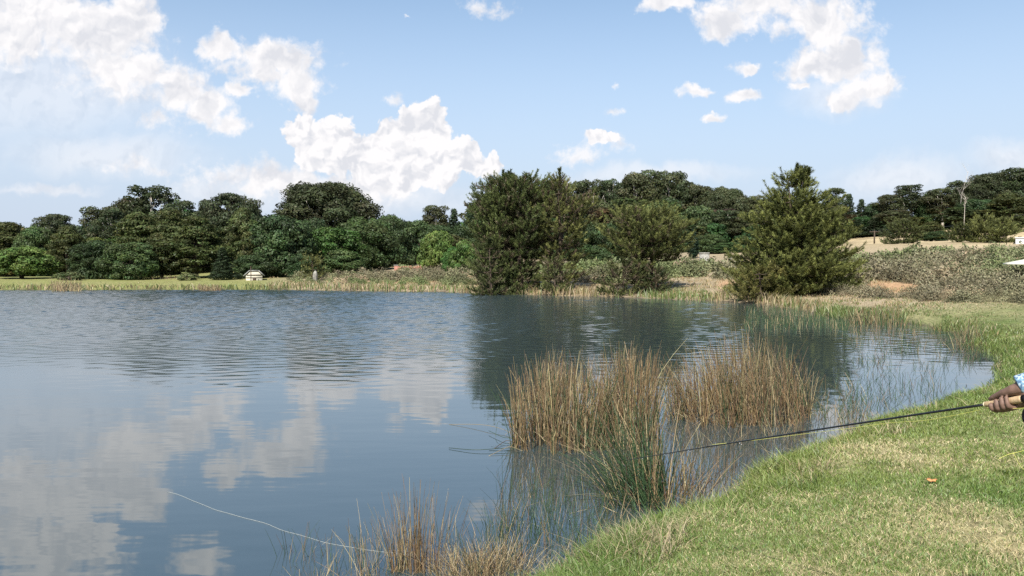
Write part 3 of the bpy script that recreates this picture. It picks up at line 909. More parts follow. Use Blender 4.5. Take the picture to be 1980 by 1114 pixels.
# ------------------------------------------------------------------ foxtail pines by the water
def shoots_mesh(g, O, A, Ln, tint, needles, nlen, nw, r, up=.5):
    """bottle-brush shoots: O origins, A directions, Ln lengths"""
    n = len(O)
    t = r.random((n, needles, 1)) ** .7
    upv = np.array([0, 0, 1.0])
    Lk = Ln[:, None, None]
    c = O[:, None] + Lk * (A[:, None] * t + upv * up * t ** 2)
    tan = norm(A[:, None] + upv * up * 2 * t)
    rad = r.normal(0, 1, (n, needles, 3)); rad = norm(rad - tan * np.sum(rad * tan, -1, keepdims=True))
    d = norm(tan * 1.0 + rad)
    sd = norm(np.cross(d, r.normal(0, 1, (n, needles, 3))))
    ln = nlen * r.uniform(.7, 1.2, (n, needles, 1))
    tip = c + d * ln
    V = np.stack([c - sd * nw * .5, c + sd * nw * .5, tip], 2).reshape(-1, 3)
    T = np.arange(n * needles * 3).reshape(-1, 3)
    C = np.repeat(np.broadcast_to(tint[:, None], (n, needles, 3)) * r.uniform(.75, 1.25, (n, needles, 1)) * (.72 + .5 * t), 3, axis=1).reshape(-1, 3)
    g.add(V, None, T, C)

def foxtail(cx, base_px, top_px, wpx, d, profile, label, seed, tint, tips, per=.48, trunks=((0, 0),), leaders=3, needles=58, nlen=.15, nw=.029, dead=0, gapdir=None, lean=(0, 0), cat='tree', group='foxtail pines by the water', name='pine_tree', brlen=1.0, density=1.0):
    r = np.random.default_rng(seed); SHL = 1.0 if nlen < .2 else 1.3
    b = at_y(cx, HOR, d); z = hgt1(b[0], b[1])
    H = at_y(cx, top_px, d)[2] - z
    R = wpx / F_PX * d / 2
    root = link(name, None, None, None, label, cat, group, loc=(b[0], b[1], z))
    k = Geo(); O, A, Ln, C = [], [], [], []
    pz = [p[0] for p in profile]; pr = [p[1] for p in profile]
    for (tx, ty) in trunks:
        zt = np.linspace(0, 1, 8)
        P = np.stack([tx * R + lean[0] * H * zt ** 1.5 + .04 * R * np.sin(zt * 5 + tx * 9), ty * R + lean[1] * H * zt ** 1.5 + .04 * R * np.cos(zt * 4), -.25 + zt * (H * .93 + .25)], -1)
        tr = .016 * H + .03
        k.add(*tube(P, tr * (1.25 - 1.12 * zt), 8))
        nwh = max(5, int(H / per))
        for w in range(nwh):
            f = (w + r.uniform(.2, .8)) / nwh
            zz = H * (.03 + .92 * f)
            Rm = R * np.interp(f, pz, pr) * (1 - .55 * max(abs(tx), abs(ty)) * (len(trunks) > 1))
            cx0 = np.array([np.interp(zz, P[:, 2], P[:, 0]), np.interp(zz, P[:, 2], P[:, 1])])
            nb = max(4, int((4.2 + 2.6 * Rm) * density))
            a0 = r.uniform(0, 6.28)
            for j in range(nb):
                a = a0 + j * 6.283 / nb + r.uniform(-.35, .35)
                Lb = Rm * r.choice([r.uniform(.35, .8), r.uniform(.8, 1.15)]) * brlen
                if Lb < .12: Lb = .12
                rise = Lb * (r.uniform(.0, .28) if f > .35 else r.uniform(-.2, .12))
                dr = np.array([math.cos(a), math.sin(a)])
                tt = np.linspace(0, 1, 5)
                BP = np.zeros((5, 3)); BP[:, :2] = cx0 + dr * (Lb * tt)[:, None]
                BP[:, 2] = zz - .10 * Lb * np.sin(tt * 3.1) + rise * tt ** 2
                if r.random() < .75:
                    V, Q, T = tube(BP, np.linspace(.018 + .008 * Lb, .006, 5), 4, False); k.add(V, Q, None)
                # shoots along the outer part of the branch, with side twigs
                ns = max(2, int(Lb / .27))
                for q in range(ns):
                    t = 1 - .72 * (q / ns) ** 1.0
                    p = np.array([np.interp(t, tt, BP[:, i]) for i in range(3)])
                    m = 1 if q == 0 else 2
                    for _ in range(m):
                        sa = a + (r.normal(0, .25) if q == 0 else r.choice([-1, 1]) * r.uniform(.4, 1.15))
                        el = r.uniform(-.45, .35) + .4 * f
                        ax = np.array([math.cos(sa) * math.cos(el), math.sin(sa) * math.cos(el), math.sin(el)])
                        sl_ = r.uniform(.28, .62) * SHL
                        O.append(p + ax * 0); A.append(ax); Ln.append(sl_)
                        mix_ = r.random() ** 1.1
                        cc = (np.array(tint) * (1 - mix_) + np.array(tips) * mix_) * r.uniform(.7, 1.35)
                        if dead and r.random() < dead * (1 - t) * 2: cc = np.array([.11, .085, .055])
                        C.append(cc)
    for i in range(leaders):   # spire-like leaders standing above the crown
        lx, ly = np.clip(r.normal(0, .10 * R, 2), -.16 * R, .16 * R) * (i > 0)
        zb = H * r.uniform(.80, .90); L_ = (H * 1.0 - zb) * (1.0 if i == 0 else r.uniform(.5, .95))
        for t in np.arange(0, L_, .12):
            for _ in range(2):
                a = r.uniform(0, 6.28); el = r.uniform(.9, 1.4)
                O.append(np.array([lx + lean[0] * H, ly + lean[1] * H, zb + t])); A.append(np.array([math.cos(a) * math.cos(el), math.sin(a) * math.cos(el), math.sin(el)]))
                Ln.append(r.uniform(.12, .25)); C.append(np.array(tint) * 1.0)
        k.add(*tube([[lx + lean[0] * H, ly + lean[1] * H, zb - .4], [lx + lean[0] * H, ly + lean[1] * H, zb + L_]], [.025, .008], 4))
    g = Geo()
    O, A, Ln, C = map(np.array, (O, A, Ln, C))
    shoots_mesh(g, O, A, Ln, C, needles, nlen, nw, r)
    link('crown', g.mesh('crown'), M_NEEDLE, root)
    link('trunk', k.mesh('trunk', True), M_BARK_DARK, root)
    return root

OL, TIP = (.060, .070, .024), (.175, .188, .062)
foxtail(985, 568, 334, 150, 47.5, [(0, .70), (.1, .75), (.2, .62), (.34, .75), (.5, 1.0), (.68, 1.1), (.82, 1.05), (.92, .8), (1, .35)],
        'tall dark lakeside pine with a spiky top, the left one of the twin pines', 11, (.050, .062, .022), (.135, .150, .050), trunks=((-.25, 0), (.15, .2), (.3, -.2)), leaders=12, dead=.5, density=1.35)
foxtail(1082, 569, 330, 118, 47.0, [(0, .55), (.12, .7), (.22, .6), (.32, .75), (.5, 1.05), (.65, 1.15), (.76, 1.05), (.86, .65), (.92, .12), (1, .03)],
        'paler olive lakeside pine with a thin bare leader, the right one of the twin pines', 12, OL, TIP, leaders=1, dead=.4, density=1.35)
foxtail(948, 566, 465, 90, 45.8, [(0, .95), (.3, 1.0), (.6, .8), (1, .2)], 'low bushy pine skirting the foot of the tall dark lakeside pine', 13, (.050, .058, .022), (.11, .12, .042), leaders=2, dead=.3)
foxtail(1072, 570, 500, 56, 45.2, [(0, .95), (.4, 1.0), (.8, .6), (1, .2)], 'short bushy pine at the water in front of the paler twin pine', 17, OL, (.12, .125, .045), leaders=1, dead=.4)
foxtail(1240, 572, 398, 158, 44.5, [(0, .12), (.22, .16), (.34, .6), (.45, 1.0), (.62, 1.1), (.82, 1.0), (.94, .7), (1, .4)],
        'bent lakeside pine with a bare trunk and spreading olive crown', 14, OL, TIP, leaders=4, trunks=((-.1, 0), (.3, .1)), lean=(.02, 0), dead=.2, density=1.3)
foxtail(1205, 573, 505, 84, 43.2, [(0, .95), (.4, 1.0), (.8, .7), (1, .3)], 'low dark pine at the water below the bent lakeside pine', 18, (.05, .058, .022), (.11, .12, .042), leaders=2, dead=.4)
foxtail(1268, 574, 520, 60, 43.4, [(0, .9), (.5, 1.0), (1, .3)], 'drooping dark pine bough clump right of the bent lakeside pine', 19, (.035, .045, .020), (.07, .08, .032), leaders=0, dead=.6)
foxtail(1538, 583, 326, 236, 38.5, [(0, .88), (.08, .98), (.25, 1.0), (.4, .9), (.5, .74), (.62, .68), (.75, .48), (.86, .24), (.93, .08), (1, .03)],
        'broad yellowish olive pine with several spires standing alone by the right bank', 15, (.052, .064, .021), (.165, .178, .052), leaders=7, needles=58, nlen=.155, per=.42, trunks=((-.12, 0), (.12, .1)), density=1.45)
foxtail(1470, 584, 520, 110, 36.8, [(0, .9), (.4, 1.0), (.8, .7), (1, .2)], 'low skirt of pine boughs at the left foot of the broad olive pine', 16, (.070, .074, .022), (.165, .160, .048), leaders=1)
# young conifers in the dry field
foxtail(1746, 480, 430, 62, 82, [(0, .85), (.3, 1.0), (.6, .85), (.85, .5), (1, .15)], 'round dark conifer standing alone in the dry field', 22, (.04, .05, .02), (.085, .10, .035), needles=34, nlen=.20, nw=.05, per=.4, leaders=1, density=1.7, group='young conifers in the dry field')
foxtail(1858, 478, 436, 46, 80, [(0, 1.0), (.4, .8), (.8, .35), (1, .1)], 'small pointed conifer between the round conifer and the white building', 23, (.045, .055, .022), (.10, .11, .035), needles=34, nlen=.20, nw=.05, per=.4, leaders=1, density=1.7, group='young conifers in the dry field')
foxtail(1902, 480, 420, 66, 79, [(0, 1.0), (.4, .9), (.8, .5), (1, .15)], 'bushy olive conifer left of the white building', 24, OL, TIP, needles=34, nlen=.20, nw=.05, per=.4, leaders=2, density=1.7, group='young conifers in the dry field')
foxtail(1938, 480, 424, 60, 77, [(0, 1.0), (.4, .9), (.8, .6), (1, .2)], 'bushy olive conifer touching the white building', 25, OL, TIP, needles=34, nlen=.20, nw=.05, per=.4, leaders=2, density=1.7, group='young conifers in the dry field')
foxtail(1708, 478, 446, 9, 130, [(0, .8), (.5, 1.0), (1, .3)], 'thin dark young conifer between the power pole and the round conifer', 26, (.04, .045, .022), (.07, .08, .03), needles=10, nlen=.25, nw=.08, per=.4, leaders=1, group='young conifers in the dry field')
foxtail(605, 535, 500, 34, 61, [(0, .8), (.3, 1.0), (.7, .6), (1, .15)], 'small open pine sapling beside the upright stone', 27, (.06, .068, .024), (.12, .125, .04), needles=12, nlen=.25, nw=.06, per=.4, leaders=2, group='young conifers on the far bank')

def bare_tree(cx, top, base, d, label, seed, spread=.12, pale=True, start=.35, rad0=.09):
    r = np.random.default_rng(seed)
    b = at_y(cx, HOR, d); z = hgt1(b[0], b[1]); H = at_y(cx, top, d)[2] - z
    g = Geo()
    def grow(p, dr, L, rad, lev):
        n = 5; P = [p]
        dd = dr.copy()
        for i in range(n):
            dd = norm(dd + r.normal(0, .06, 3) + np.array([0, 0, .03])); P.append(P[-1] + dd * L / n)
        P = np.array(P)
        g.add(*tube(P, np.linspace(rad, rad * .35, n + 1), 5))
        if lev < 3:
            for i in range(9 if lev == 0 else 4):
                t = r.uniform(start if lev == 0 else .3, 1.0)
                q = np.array([np.interp(t, np.linspace(0, 1, n + 1), P[:, k]) for k in range(3)])
                a = r.uniform(0, 6.28); el = r.uniform(.5, 1.1)
                grow(q, np.array([math.cos(a) * math.cos(el), math.sin(a) * math.cos(el), math.sin(el)]), L * spread * 1.6 * r.uniform(.6, 1.2) if lev == 0 else L * .5, rad * .35, lev + 1)
    grow(np.array([0, 0, -.3]), np.array([0, 0, 1.0]), H * .98, rad0, 0)
    o = link('bare_tree', None, None, None, label, 'tree', loc=(b[0], b[1], z))
    link('trunk', g.mesh('trunk', True), M_BARK_PALE if pale else M_BARK, o)
bare_tree(1846, 326, 460, 178, 'leafless dead tree poking above the wood on the right skyline', 3)
bare_tree(1862, 376, 460, 150, 'pale bare trunk standing before the right wood', 4, spread=.06, start=.75)
bare_tree(1081, 322, 560, 47.2, 'thin leafless leader stem above the paler twin pine', 6, spread=.03, start=.85, pale=False)

# ------------------------------------------------------------------ scrub on the slope
def scrub_proto(seed, n, r_):
    r = np.random.default_rng(seed)
    d = norm(r.normal(0, 1, (n, 3)) + np.array([0, 0, .5])); d[:, 2] = np.abs(d[:, 2])
    k = 1 - .6 * r.random((n, 1)) ** 1.6
    lump = 1 + .3 * np.sin(d[:, :1] * 5 + seed) * np.cos(d[:, 1:2] * 6)
    P = d * k * lump * np.array([.6, .6, .75])
    nn = norm(d + r.normal(0, .55, (n, 3)))
    ax = norm(d + np.array([0, 0, .5]) + r.normal(0, .45, (n, 3)))
    t = jitter_tint((1, 1, 1), n, .16, .06, r)
    V, Q, C = leaves(P, nn, r_ * r.uniform(.6, 1.4, n), 2.3, ax, t, r)
    return Geo().add(V, Q, None, C)

def build_scrub():
    r = np.random.default_rng(77)
    PR = [scrub_proto(i, 900, .058) for i in range(5)]
    PR_far = [scrub_proto(10 + i, 380, .098) for i in range(3)]
    n = 9000
    d = np.exp(r.uniform(math.log(26), math.log(100), n)); px = r.uniform(560, 2150, n)
    x = (px - CX) / F_PX * d; y = d
    sd = shore_sd(x, y); z = height(x, y, sd)
    py = HOR + F_PX * (EYE - z) / y
    keep = sd > np.interp(px, [600, 900, 1300, 1700, 2100], [3.5, 3.0, 2.4, 4, 6])
    upper = np.interp(px, [560, 700, 850, 1000, 1300, 1500, 1650, 1800, 2150], [538, 529, 522, 520, 519, 516, 507, 500, 496])
    keep &= (py > upper) & (fbm(x / 6, y / 6, 9, 3) > .36)
    for (qx, qy, sx, sy) in ((1722, 556, 80, 14), (1408, 552, 26, 12)):
        keep &= (((px - qx) / sx) ** 2 + ((py - qy) / sy) ** 2) > .8
    keep &= ~((px < 680) & (r.random(n) < .4))
    idx = np.nonzero(keep)[0]
    # even the density out on the ground
    acc = r.random(len(idx)) < np.clip((d[idx] / 60) ** 1.0, .28, 1)
    idx = idx[acc][:3000]
    G = Geo()
    for i in idx:
        p = (PR if d[i] < 50 else PR_far)[r.integers(5 if d[i] < 50 else 3)]
        q = fbm([x[i] / 9], [y[i] / 9], 60, 3)[0]
        pyi = py[i]
        greenness = np.clip((q - .42) * 4 + np.interp(pyi, [480, 515, 560], [.9, .35, .0]), 0, 1)
        c = np.array([.205, .182, .112]) * (1 - greenness) + np.array([.155, .190, .075]) * greenness
        if r.random() < .07: c = np.array([.38, .30, .19])
        if 1655 < px[i] < 1770 and pyi < 497: c = np.array([.30, .15, .10])
        c = c * r.uniform(.6, 1.35)
        a = r.uniform(0, 6.28); s = r.choice([r.uniform(.5, 1.0), r.uniform(.9, 1.6)]) * np.interp(px[i], [560, 800, 1200, 1800], [.6, .75, .9, 1.0]) * np.interp(sd[i], [3, 12], [.55, 1.0]); hz = s * r.uniform(.75, 1.2)
        M = np.array([[math.cos(a), -math.sin(a), 0], [math.sin(a), math.cos(a), 0], [0, 0, 1]]) @ np.diag([s * 1.15, s * 1.15, hz])
        G.merge(p, M, (x[i], y[i], z[i] - .05), c)
    link('scrub', G.mesh('scrub'), M_SCRUB, None, 'grey-brown and dull green scrub covering the slope behind the right shore', 'scrub', kind='stuff')
build_scrub()
# ------------------------------------------------------------------ lawn on the near bank
def build_lawn():
    r = np.random.default_rng(31)
    n = 620000
    rad = np.exp(r.uniform(math.log(2.9), math.log(24), n)); a = np.radians(r.uniform(-18, 42, n))
    x, y = np.sin(a) * rad, np.cos(a) * rad
    sd = shore_sd(x, y)
    k = (sd > .03) & (y < 22)
    x, y, sd, rad = x[k], y[k], sd[k], rad[k]
    z = height(x, y, sd)
    d = lawn_dry(x, y); nn = len(x)
    edge = 1 - sstep(.1, .9, sd)
    thin = r.random(nn) < .25 + .75 * (1 - d * .75)
    x, y, z, d, edge, rad, sd = (v[thin] for v in (x, y, z, d, edge, rad, sd)); nn = len(x)
    tuft = fbm(x / .35, y / .35, 14, 3)
    isdry = r.random(nn) < np.clip((d - .27) * 1.8 + .06, .04, .95)
    isdry &= ~((edge > .6) & (r.random(nn) < .6))
    h = (.016 + .034 * tuft * r.uniform(.5, 1.5, nn)) * (1 + edge * r.uniform(.5, 3.2, nn))
    h = np.where(isdry, h * .75, h)
    lean = h * np.where(isdry, r.uniform(.5, 2.6, nn), r.uniform(.2, 1.2, nn))
    w = .0036 * (rad / 4) ** .75 * r.uniform(.7, 1.4, nn)
    warm = fbm(x / 1.7, y / 1.7, 55, 3)[:, None]
    g = np.array([.130, .210, .048]) * (1 - warm) + np.array([.215, .255, .062]) * warm
    g = g * r.uniform(.65, 1.4, (nn, 1)) * (1 + r.uniform(-.1, .1, (nn, 3)))
    st = np.array([.56, .48, .27]) * r.uniform(.65, 1.25, (nn, 1)) * (1 + r.uniform(-.06, .06, (nn, 3)))
    c = np.where(isdry[:, None], st, g)
    V, Q, T, C = blades(np.stack([x, y, z - .005], -1), h, w, lean, c, r)
    me = Geo().add(V, Q, T, C).mesh('lawn_grass')
    link('lawn_grass', me, M_GRASS, None, 'short green and straw coloured grass on the near bank', 'grass', kind='stuff')
build_lawn()

# ------------------------------------------------------------------ tall grass along the banks
def build_bank_grass():
    r = np.random.default_rng(41)
    G = Geo()
    # right and far banks: tufts
    n = 210000
    px = r.uniform(-40, 2080, n); d = np.exp(r.uniform(math.log(13), math.log(72), n))
    x = (px - CX) / F_PX * d; y = d
    sd = shore_sd(x, y)
    py = None
    right = px > 1250
    lim = np.where(right, 16.0, np.where(px > 620, 6.0, 14.0))
    k = (sd > -.12) & (sd < lim) & (fbm(x / 1.2, y / 1.2, 17, 3) > np.clip(.30 + sd * .02, .30, .5))
    x, y, sd, px, d = x[k], y[k], sd[k], px[k], d[k]; n = len(x)
    z = height(x, y, sd)
    fringe = 1 - sstep(.3, 1.6, sd)
    q = fbm(x / 4, y / 4, 71, 3)
    tall = np.interp(px, [0, 420, 600, 950, 1400, 1700, 1850, 2000], [.30, .30, .45, .42, .38, .28, .15, .12]) * np.interp(d, [13, 20], [.7, 1])
    h = tall * r.uniform(.4, 1.3, n) * (.35 + .9 * fringe + .5 * np.clip(q - .45, 0, 1))
    h = np.where((px < 520) & (sd > 2.0), h * .25, h)
    w = .0011 * d * r.uniform(.6, 1.3, n)
    dryp = np.clip(np.interp(sd, [0, 1.0, 3, 8], [.35, .5, .72, .85]) + (q - .5) * 1.2 - .25 * (px < 520) * (sd > 1.5) - .45 * (px > 1450) * (d < 29), .05, .95)
    isdry = r.random(n) < dryp
    g = np.array([.15, .19, .055]) * r.uniform(.6, 1.35, (n, 1)) * (1 + r.uniform(-.1, .1, (n, 3)))
    st = np.array([.40, .31, .17]) * r.uniform(.55, 1.2, (n, 1)) * (1 + r.uniform(-.08, .08, (n, 3)))
    c = np.where(isdry[:, None], st, g)
    V, Q, T, C = blades(np.stack([x, y, np.maximum(z, -.05) - .02], -1), h, w, h * r.uniform(.1, .8, n), c, r)
    G.add(V, Q, T, C)
    link('bank_grass', G.mesh('bank_grass'), M_GRASS, None, 'tall tan and green grass fringing the far and right banks', 'grass', kind='stuff')
build_bank_grass()

def near_edge():
    """longer grass and dry mats along the near waterline"""
    r = np.random.default_rng(43)
    n = 60000
    rad = np.exp(r.uniform(math.log(4.2), math.log(20), n)); a = np.radians(r.uniform(-24, 40, n))
    x, y = np.sin(a) * rad, np.cos(a) * rad
    sd = shore_sd(x, y)
    cl = fbm(x / .45, y / .45, 91, 3)
    k = (sd > -.12) & (sd < .75) & (cl > .30 + np.abs(sd - .12) * .33)
    x, y, sd, rad, cl = x[k], y[k], sd[k], rad[k], cl[k]; n = len(x)
    z = np.maximum(height(x, y, sd), -.06)
    dm = fbm(x / .8, y / .8, 93, 3) + .35 * np.exp(-(((x + .7) / .9) ** 2 + ((y - 5.0) / .8) ** 2)) + .25 * np.exp(-(((x - 3.9) / .9) ** 2 + ((y - 9.0) / .7) ** 2))
    isdry = r.random(n) < np.clip((dm - .42) * 3.6, .06, .95)
    h = (.05 + .15 * (cl - .3)) * r.uniform(.6, 1.7, n)
    lean = h * np.where(isdry, r.uniform(.4, 2.2, n), r.uniform(.15, .8, n))
    w = .0046 * (rad / 5) ** .7 * r.uniform(.6, 1.3, n)
    g = np.array([.115, .170, .040]) * r.uniform(.6, 1.5, (n, 1)) * (1 + r.uniform(-.1, .12, (n, 3)))
    st = np.array([.46, .37, .22]) * r.uniform(.5, 1.2, (n, 1)) * (1 + r.uniform(-.06, .06, (n, 3)))
    V, Q, T, C = blades(np.stack([x, y, z - .01], -1), h, w, lean, np.where(isdry[:, None], st, g), r)
    link('waterside_grass', Geo().add(V, Q, T, C).mesh('waterside_grass'), M_GRASS, None, 'longer green and withered grass along the near waterline', 'grass', kind='stuff')
near_edge()

# ------------------------------------------------------------------ reeds and rushes
BROWN = np.array([.22, .148, .074]); TAN = np.array([.38, .298, .165]); RUSH = np.array([.050, .088, .036]); DEAD = np.array([.15, .10, .06])
def stalk_tints(n, mix, r, amt=.5):
    P = np.array([BROWN, TAN, RUSH, DEAD])
    c = P[r.choice(4, n, p=mix)]
    return c * r.uniform(1 - amt, 1 + amt, (n, 1)) * (1 + r.uniform(-.08, .08, (n, 3)))

def clump(name, poly_px, n, h0, h1, mix, label, seed, lean0=.12, lean_dir=(0, 0), width=.0102, kink=.16, z=0.0, outward=.25, cat='reeds', group=None, litter=0, hfun=None, part_green=None):
    """stalks rising inside an outline given on the water plane by photo pixels"""
    r = np.random.default_rng(seed)
    P = np.array([on_z(px, py, z)[:2] for px, py in poly_px])
    lo, hi = P.min(0), P.max(0)
    pts = []
    while len(pts) < n:
        q = r.uniform(lo, hi, (n * 3, 2))
        a, b = P, np.roll(P, -1, 0)
        cond = (a[:, 1] > q[:, None, 1]) != (b[:, 1] > q[:, None, 1])
        xi = a[:, 0] + (q[:, None, 1] - a[:, 1]) / (b[:, 1] - a[:, 1] + 1e-9) * (b[:, 0] - a[:, 0])
        ins = np.sum(cond & (q[:, :1] < xi), 1) % 2 == 1
        ins &= fbm(q[:, 0] / .2, q[:, 1] / .2, seed, 2) > .43
        pts.extend(q[ins].tolist())
    B = np.array(pts[:n]); c = P.mean(0)
    ext = (hi - lo) / 2
    rel = (B - c) / ext
    h = r.uniform(h0, h1, n) * (.55 + .45 * r.random(n) ** .7) * (1 - .22 * np.clip(np.sum(rel ** 2, 1), 0, 1.2))
    if hfun is not None: h = h * hfun(B)
    lean = r.normal(0, lean0 * 1.35, (n, 2)) + rel * outward * h[:, None] * r.uniform(.2, 1.2, (n, 1)) + np.array(lean_dir) * r.uniform(.3, 1.3, (n, 1))
    far = r.random(n) < .09
    lean[far] *= 2.2
    root = link(name, None, None, None, label, cat, group, loc=(c[0], c[1], z))
    base = np.concatenate([B - c, np.full((n, 1), -.25)], 1)
    t = stalk_tints(n, mix, r)
    w = width * r.uniform(.6, 1.4, n)
    green = t[:, 1] > t[:, 0] * 1.15
    if green.sum() < 60: green[:] = False
    if (~green).sum() < 60: green[:] = True
    for nm, m in (('dry_stalks', ~green), ('green_stalks', green)):
        if m.sum() == 0: continue
        G = Geo()
        V, Q, C = stems(base[m], h[m] + .25, lean[m], w[m], t[m], 6, 1.8, kink, r)
        G.add(V, Q, None, C)
        if nm == 'dry_stalks' and litter:
            nl = litter
            bb = B[r.integers(0, n, nl)] - c
            a = r.uniform(0, 6.28, nl); L_ = r.uniform(.15, .5, nl)
            ln = np.stack([np.cos(a) * L_, np.sin(a) * L_], -1)
            V, Q, C = stems(np.concatenate([bb - ln * .4, r.uniform(.005, .10, (nl, 1))], 1), r.uniform(.05, .15, nl) + .05, ln, width * .9, stalk_tints(nl, [.3, .3, 0, .4], r), 4, 1.0, None, r)
            G.add(V, Q, None, C)
        link(nm, G.mesh(nm), M_REED, root)
    return root

RG = 'reed clumps standing in the lake'
clump('reed_clump', [(990, 868), (1000, 830), (1060, 800), (1130, 806), (1180, 830), (1170, 872), (1080, 880)], 900, .74, 1.10, [.42, .26, .16, .16],
      'tan and brown reed clump, leftmost in the water', 51, .07, (.02, 0), kink=.13, outward=.16, litter=170, group=RG)
clump('reed_clump', [(1165, 870), (1160, 822), (1215, 790), (1262, 800), (1268, 850), (1230, 872)], 620, .82, 1.20, [.46, .26, .12, .16],
      'tall brown reed clump rising behind the green rushes', 52, .08, (.03, 0), kink=.12, outward=.16, litter=90, group=RG)
clump('reed_clump', [(1295, 818), (1290, 780), (1340, 762), (1450, 758), (1540, 775), (1572, 800), (1560, 822), (1450, 830), (1370, 828)], 1350, .74, 1.18, [.44, .24, .12, .20],
      'broad brown reed clump, right of the other reeds and farther out', 53, .10, (-.10, 0), kink=.16, outward=.12, litter=260, group=RG,
      hfun=lambda B: np.interp(B[:, 0] / B[:, 1] * F_PX + CX, [1280, 1340, 1400, 1480, 1575], [.72, .82, .98, 1.10, .85]))
clump('rush_clump', [(1175, 985), (1185, 955), (1250, 940), (1300, 950), (1305, 985), (1240, 995)], 270, .55, 1.0, [.06, .14, .76, .04],
      'leaning clump of dark green rushes at the near water edge', 54, .12, (-.36, .02), kink=.07, outward=.30, width=.0098, group=RG)
clump('reed_clump', [(1240, 985), (1250, 945), (1320, 935), (1372, 950), (1385, 978), (1300, 995)], 130, .30, .66, [.50, .28, .10, .12],
      'short brown dead reeds on the right side of the green rushes', 55, .12, (.05, 0), kink=.3, outward=.2, group=RG)
clump('reed_clump', [(1195, 975), (1210, 930), (1290, 925), (1290, 975)], 60, .85, 1.15, [.2, .2, .55, .05],
      'few tall pale and green stalks standing straight in the leaning rushes', 56, .09, (.0, 0), kink=.1, outward=.1, group=RG)
clump('reed_clump', [(755, 1124), (760, 1100), (815, 1096), (850, 1108), (840, 1124)], 190, .34, .70, [.66, .14, .0, .20],
      'upright reddish brown dead reed tuft at the bottom edge', 57, .045, (0, 0), kink=.25, outward=.15, width=.0052, group='tufts at the near water edge')
clump('reed_clump', [(690, 1136), (700, 1112), (745, 1108), (750, 1132)], 45, .24, .55, [.45, .45, .05, .05],
      'sparse pale dead stalks left of the reddish brown tuft', 58, .06, (-.06, 0), kink=.2, outward=.2, width=.005, group='tufts at the near water edge')
clump('grass_tuft', [(850, 1135), (855, 1100), (930, 1090), (1010, 1090), (1020, 1115), (930, 1135)], 1500, .10, .30, [.20, .66, .08, .06],
      'tangled straw coloured grass tuft at the bottom edge beside the reddish brown reeds', 59, .12, (0, 0), kink=.5, outward=.3, width=.006, group='tufts at the near water edge', cat='grass tuft')
clump('grass_tuft', [(570, 1150), (575, 1128), (660, 1120), (690, 1145)], 150, .06, .20, [.30, .50, .15, .05],
      'low withered tuft farthest left along the bottom edge', 60, .09, (0, 0), kink=.4, outward=.3, width=.005, group='tufts at the near water edge', cat='grass tuft')
clump('reed_clump', [(1640, 632), (1650, 618), (1740, 614), (1755, 626), (1740, 634)], 330, .40, .78, [.30, .14, .42, .14],
      'brown and green rush clump in the water off the right bank', 61, .10, (0, 0), kink=.15, outward=.1, width=.018, group='rush clumps off the right bank')
clump('reed_clump', [(1842, 682), (1846, 652), (1895, 645), (1908, 668), (1895, 686)], 190, .38, .70, [.36, .16, .36, .12],
      'loose rush clump at the right waterline above the angler’s hand'.replace('’', "'"), 62, .13, (0, 0), kink=.15, outward=.2, width=.012, group='rush clumps off the right bank')
clump('reed_clump', [(98, 564), (100, 558), (152, 558), (156, 564)], 260, .5, .95, [.12, .70, .1, .08],
      'pale straw reed tuft in the water at the far left bank', 63, .10, (0, 0), kink=.05, outward=.08, width=.05, group='reed tufts at the far bank')
clump('reed_clump', [(383, 563), (385, 559), (424, 559), (428, 563)], 150, .28, .55, [.45, .35, .0, .20],
      'reddish brown reed tuft in the water below the dry grass of the left bank', 64, .10, (0, 0), kink=.05, outward=.1, width=.05, group='reed tufts at the far bank')

clump('grass_tuft', [(285, 543), (290, 539), (345, 539), (352, 543)], 260, .25, .62, [.05, .90, .0, .05],
      'pale dry grass tuft on the crest of the left bank', 67, .14, (0, 0), kink=.1, outward=.2, width=.05, z=.36, group='reed tufts at the far bank', cat='grass tuft')

def drooping():
    """reeds bent down over the water on the left of the reeds"""
    r = np.random.default_rng(65)
    G = Geo()
    def arc(pp, w=.0055, col=TAN):
        P = np.array([on_z(px, py, z) for px, py, z in pp])
        t = np.linspace(0, len(P) - 1, 14)
        Q_ = np.stack([np.interp(t, np.arange(len(P)), P[:, i]) for i in range(3)], -1)
        for _ in range(2): Q_[1:-1] = (Q_[:-2] + Q_[1:-1] * 2 + Q_[2:]) / 4
        V, Q, T = tube(Q_, w * .5, 4); G.add(V, Q, T, col * r.uniform(.7, 1.1))
    arc([(1000, 850, .02), (985, 834, .03), (950, 823, .05), (915, 820, .03), (868, 821, .0)])
    arc([(1005, 868, .02), (975, 866, .03), (920, 871, .02), (868, 866, .01)], .006, RUSH * .6)
    arc([(1000, 848, .03), (975, 822, .12), (962, 812, .14), (958, 845, .01)], .005, RUSH)
    arc([(1010, 872, .06), (985, 862, .05), (945, 882, .0)], .005, TAN)
    arc([(1000, 846, .04), (975, 847, .03), (945, 833, .03)], .006, RUSH * .7)
    arc([(1002, 838, .10), (980, 812, .18), (960, 760, .42)], .005, RUSH)
    arc([(1002, 842, .08), (975, 800, .22), (945, 745, .42)], .005, RUSH)
    arc([(1008, 862, .04), (980, 850, .03), (955, 868, .0)], .006, DEAD)
    link('bent_reeds', G.mesh('bent_reeds'), M_REED, None, 'reeds bent flat over the water on the left side of the leftmost clump', 'reeds', RG)
drooping()

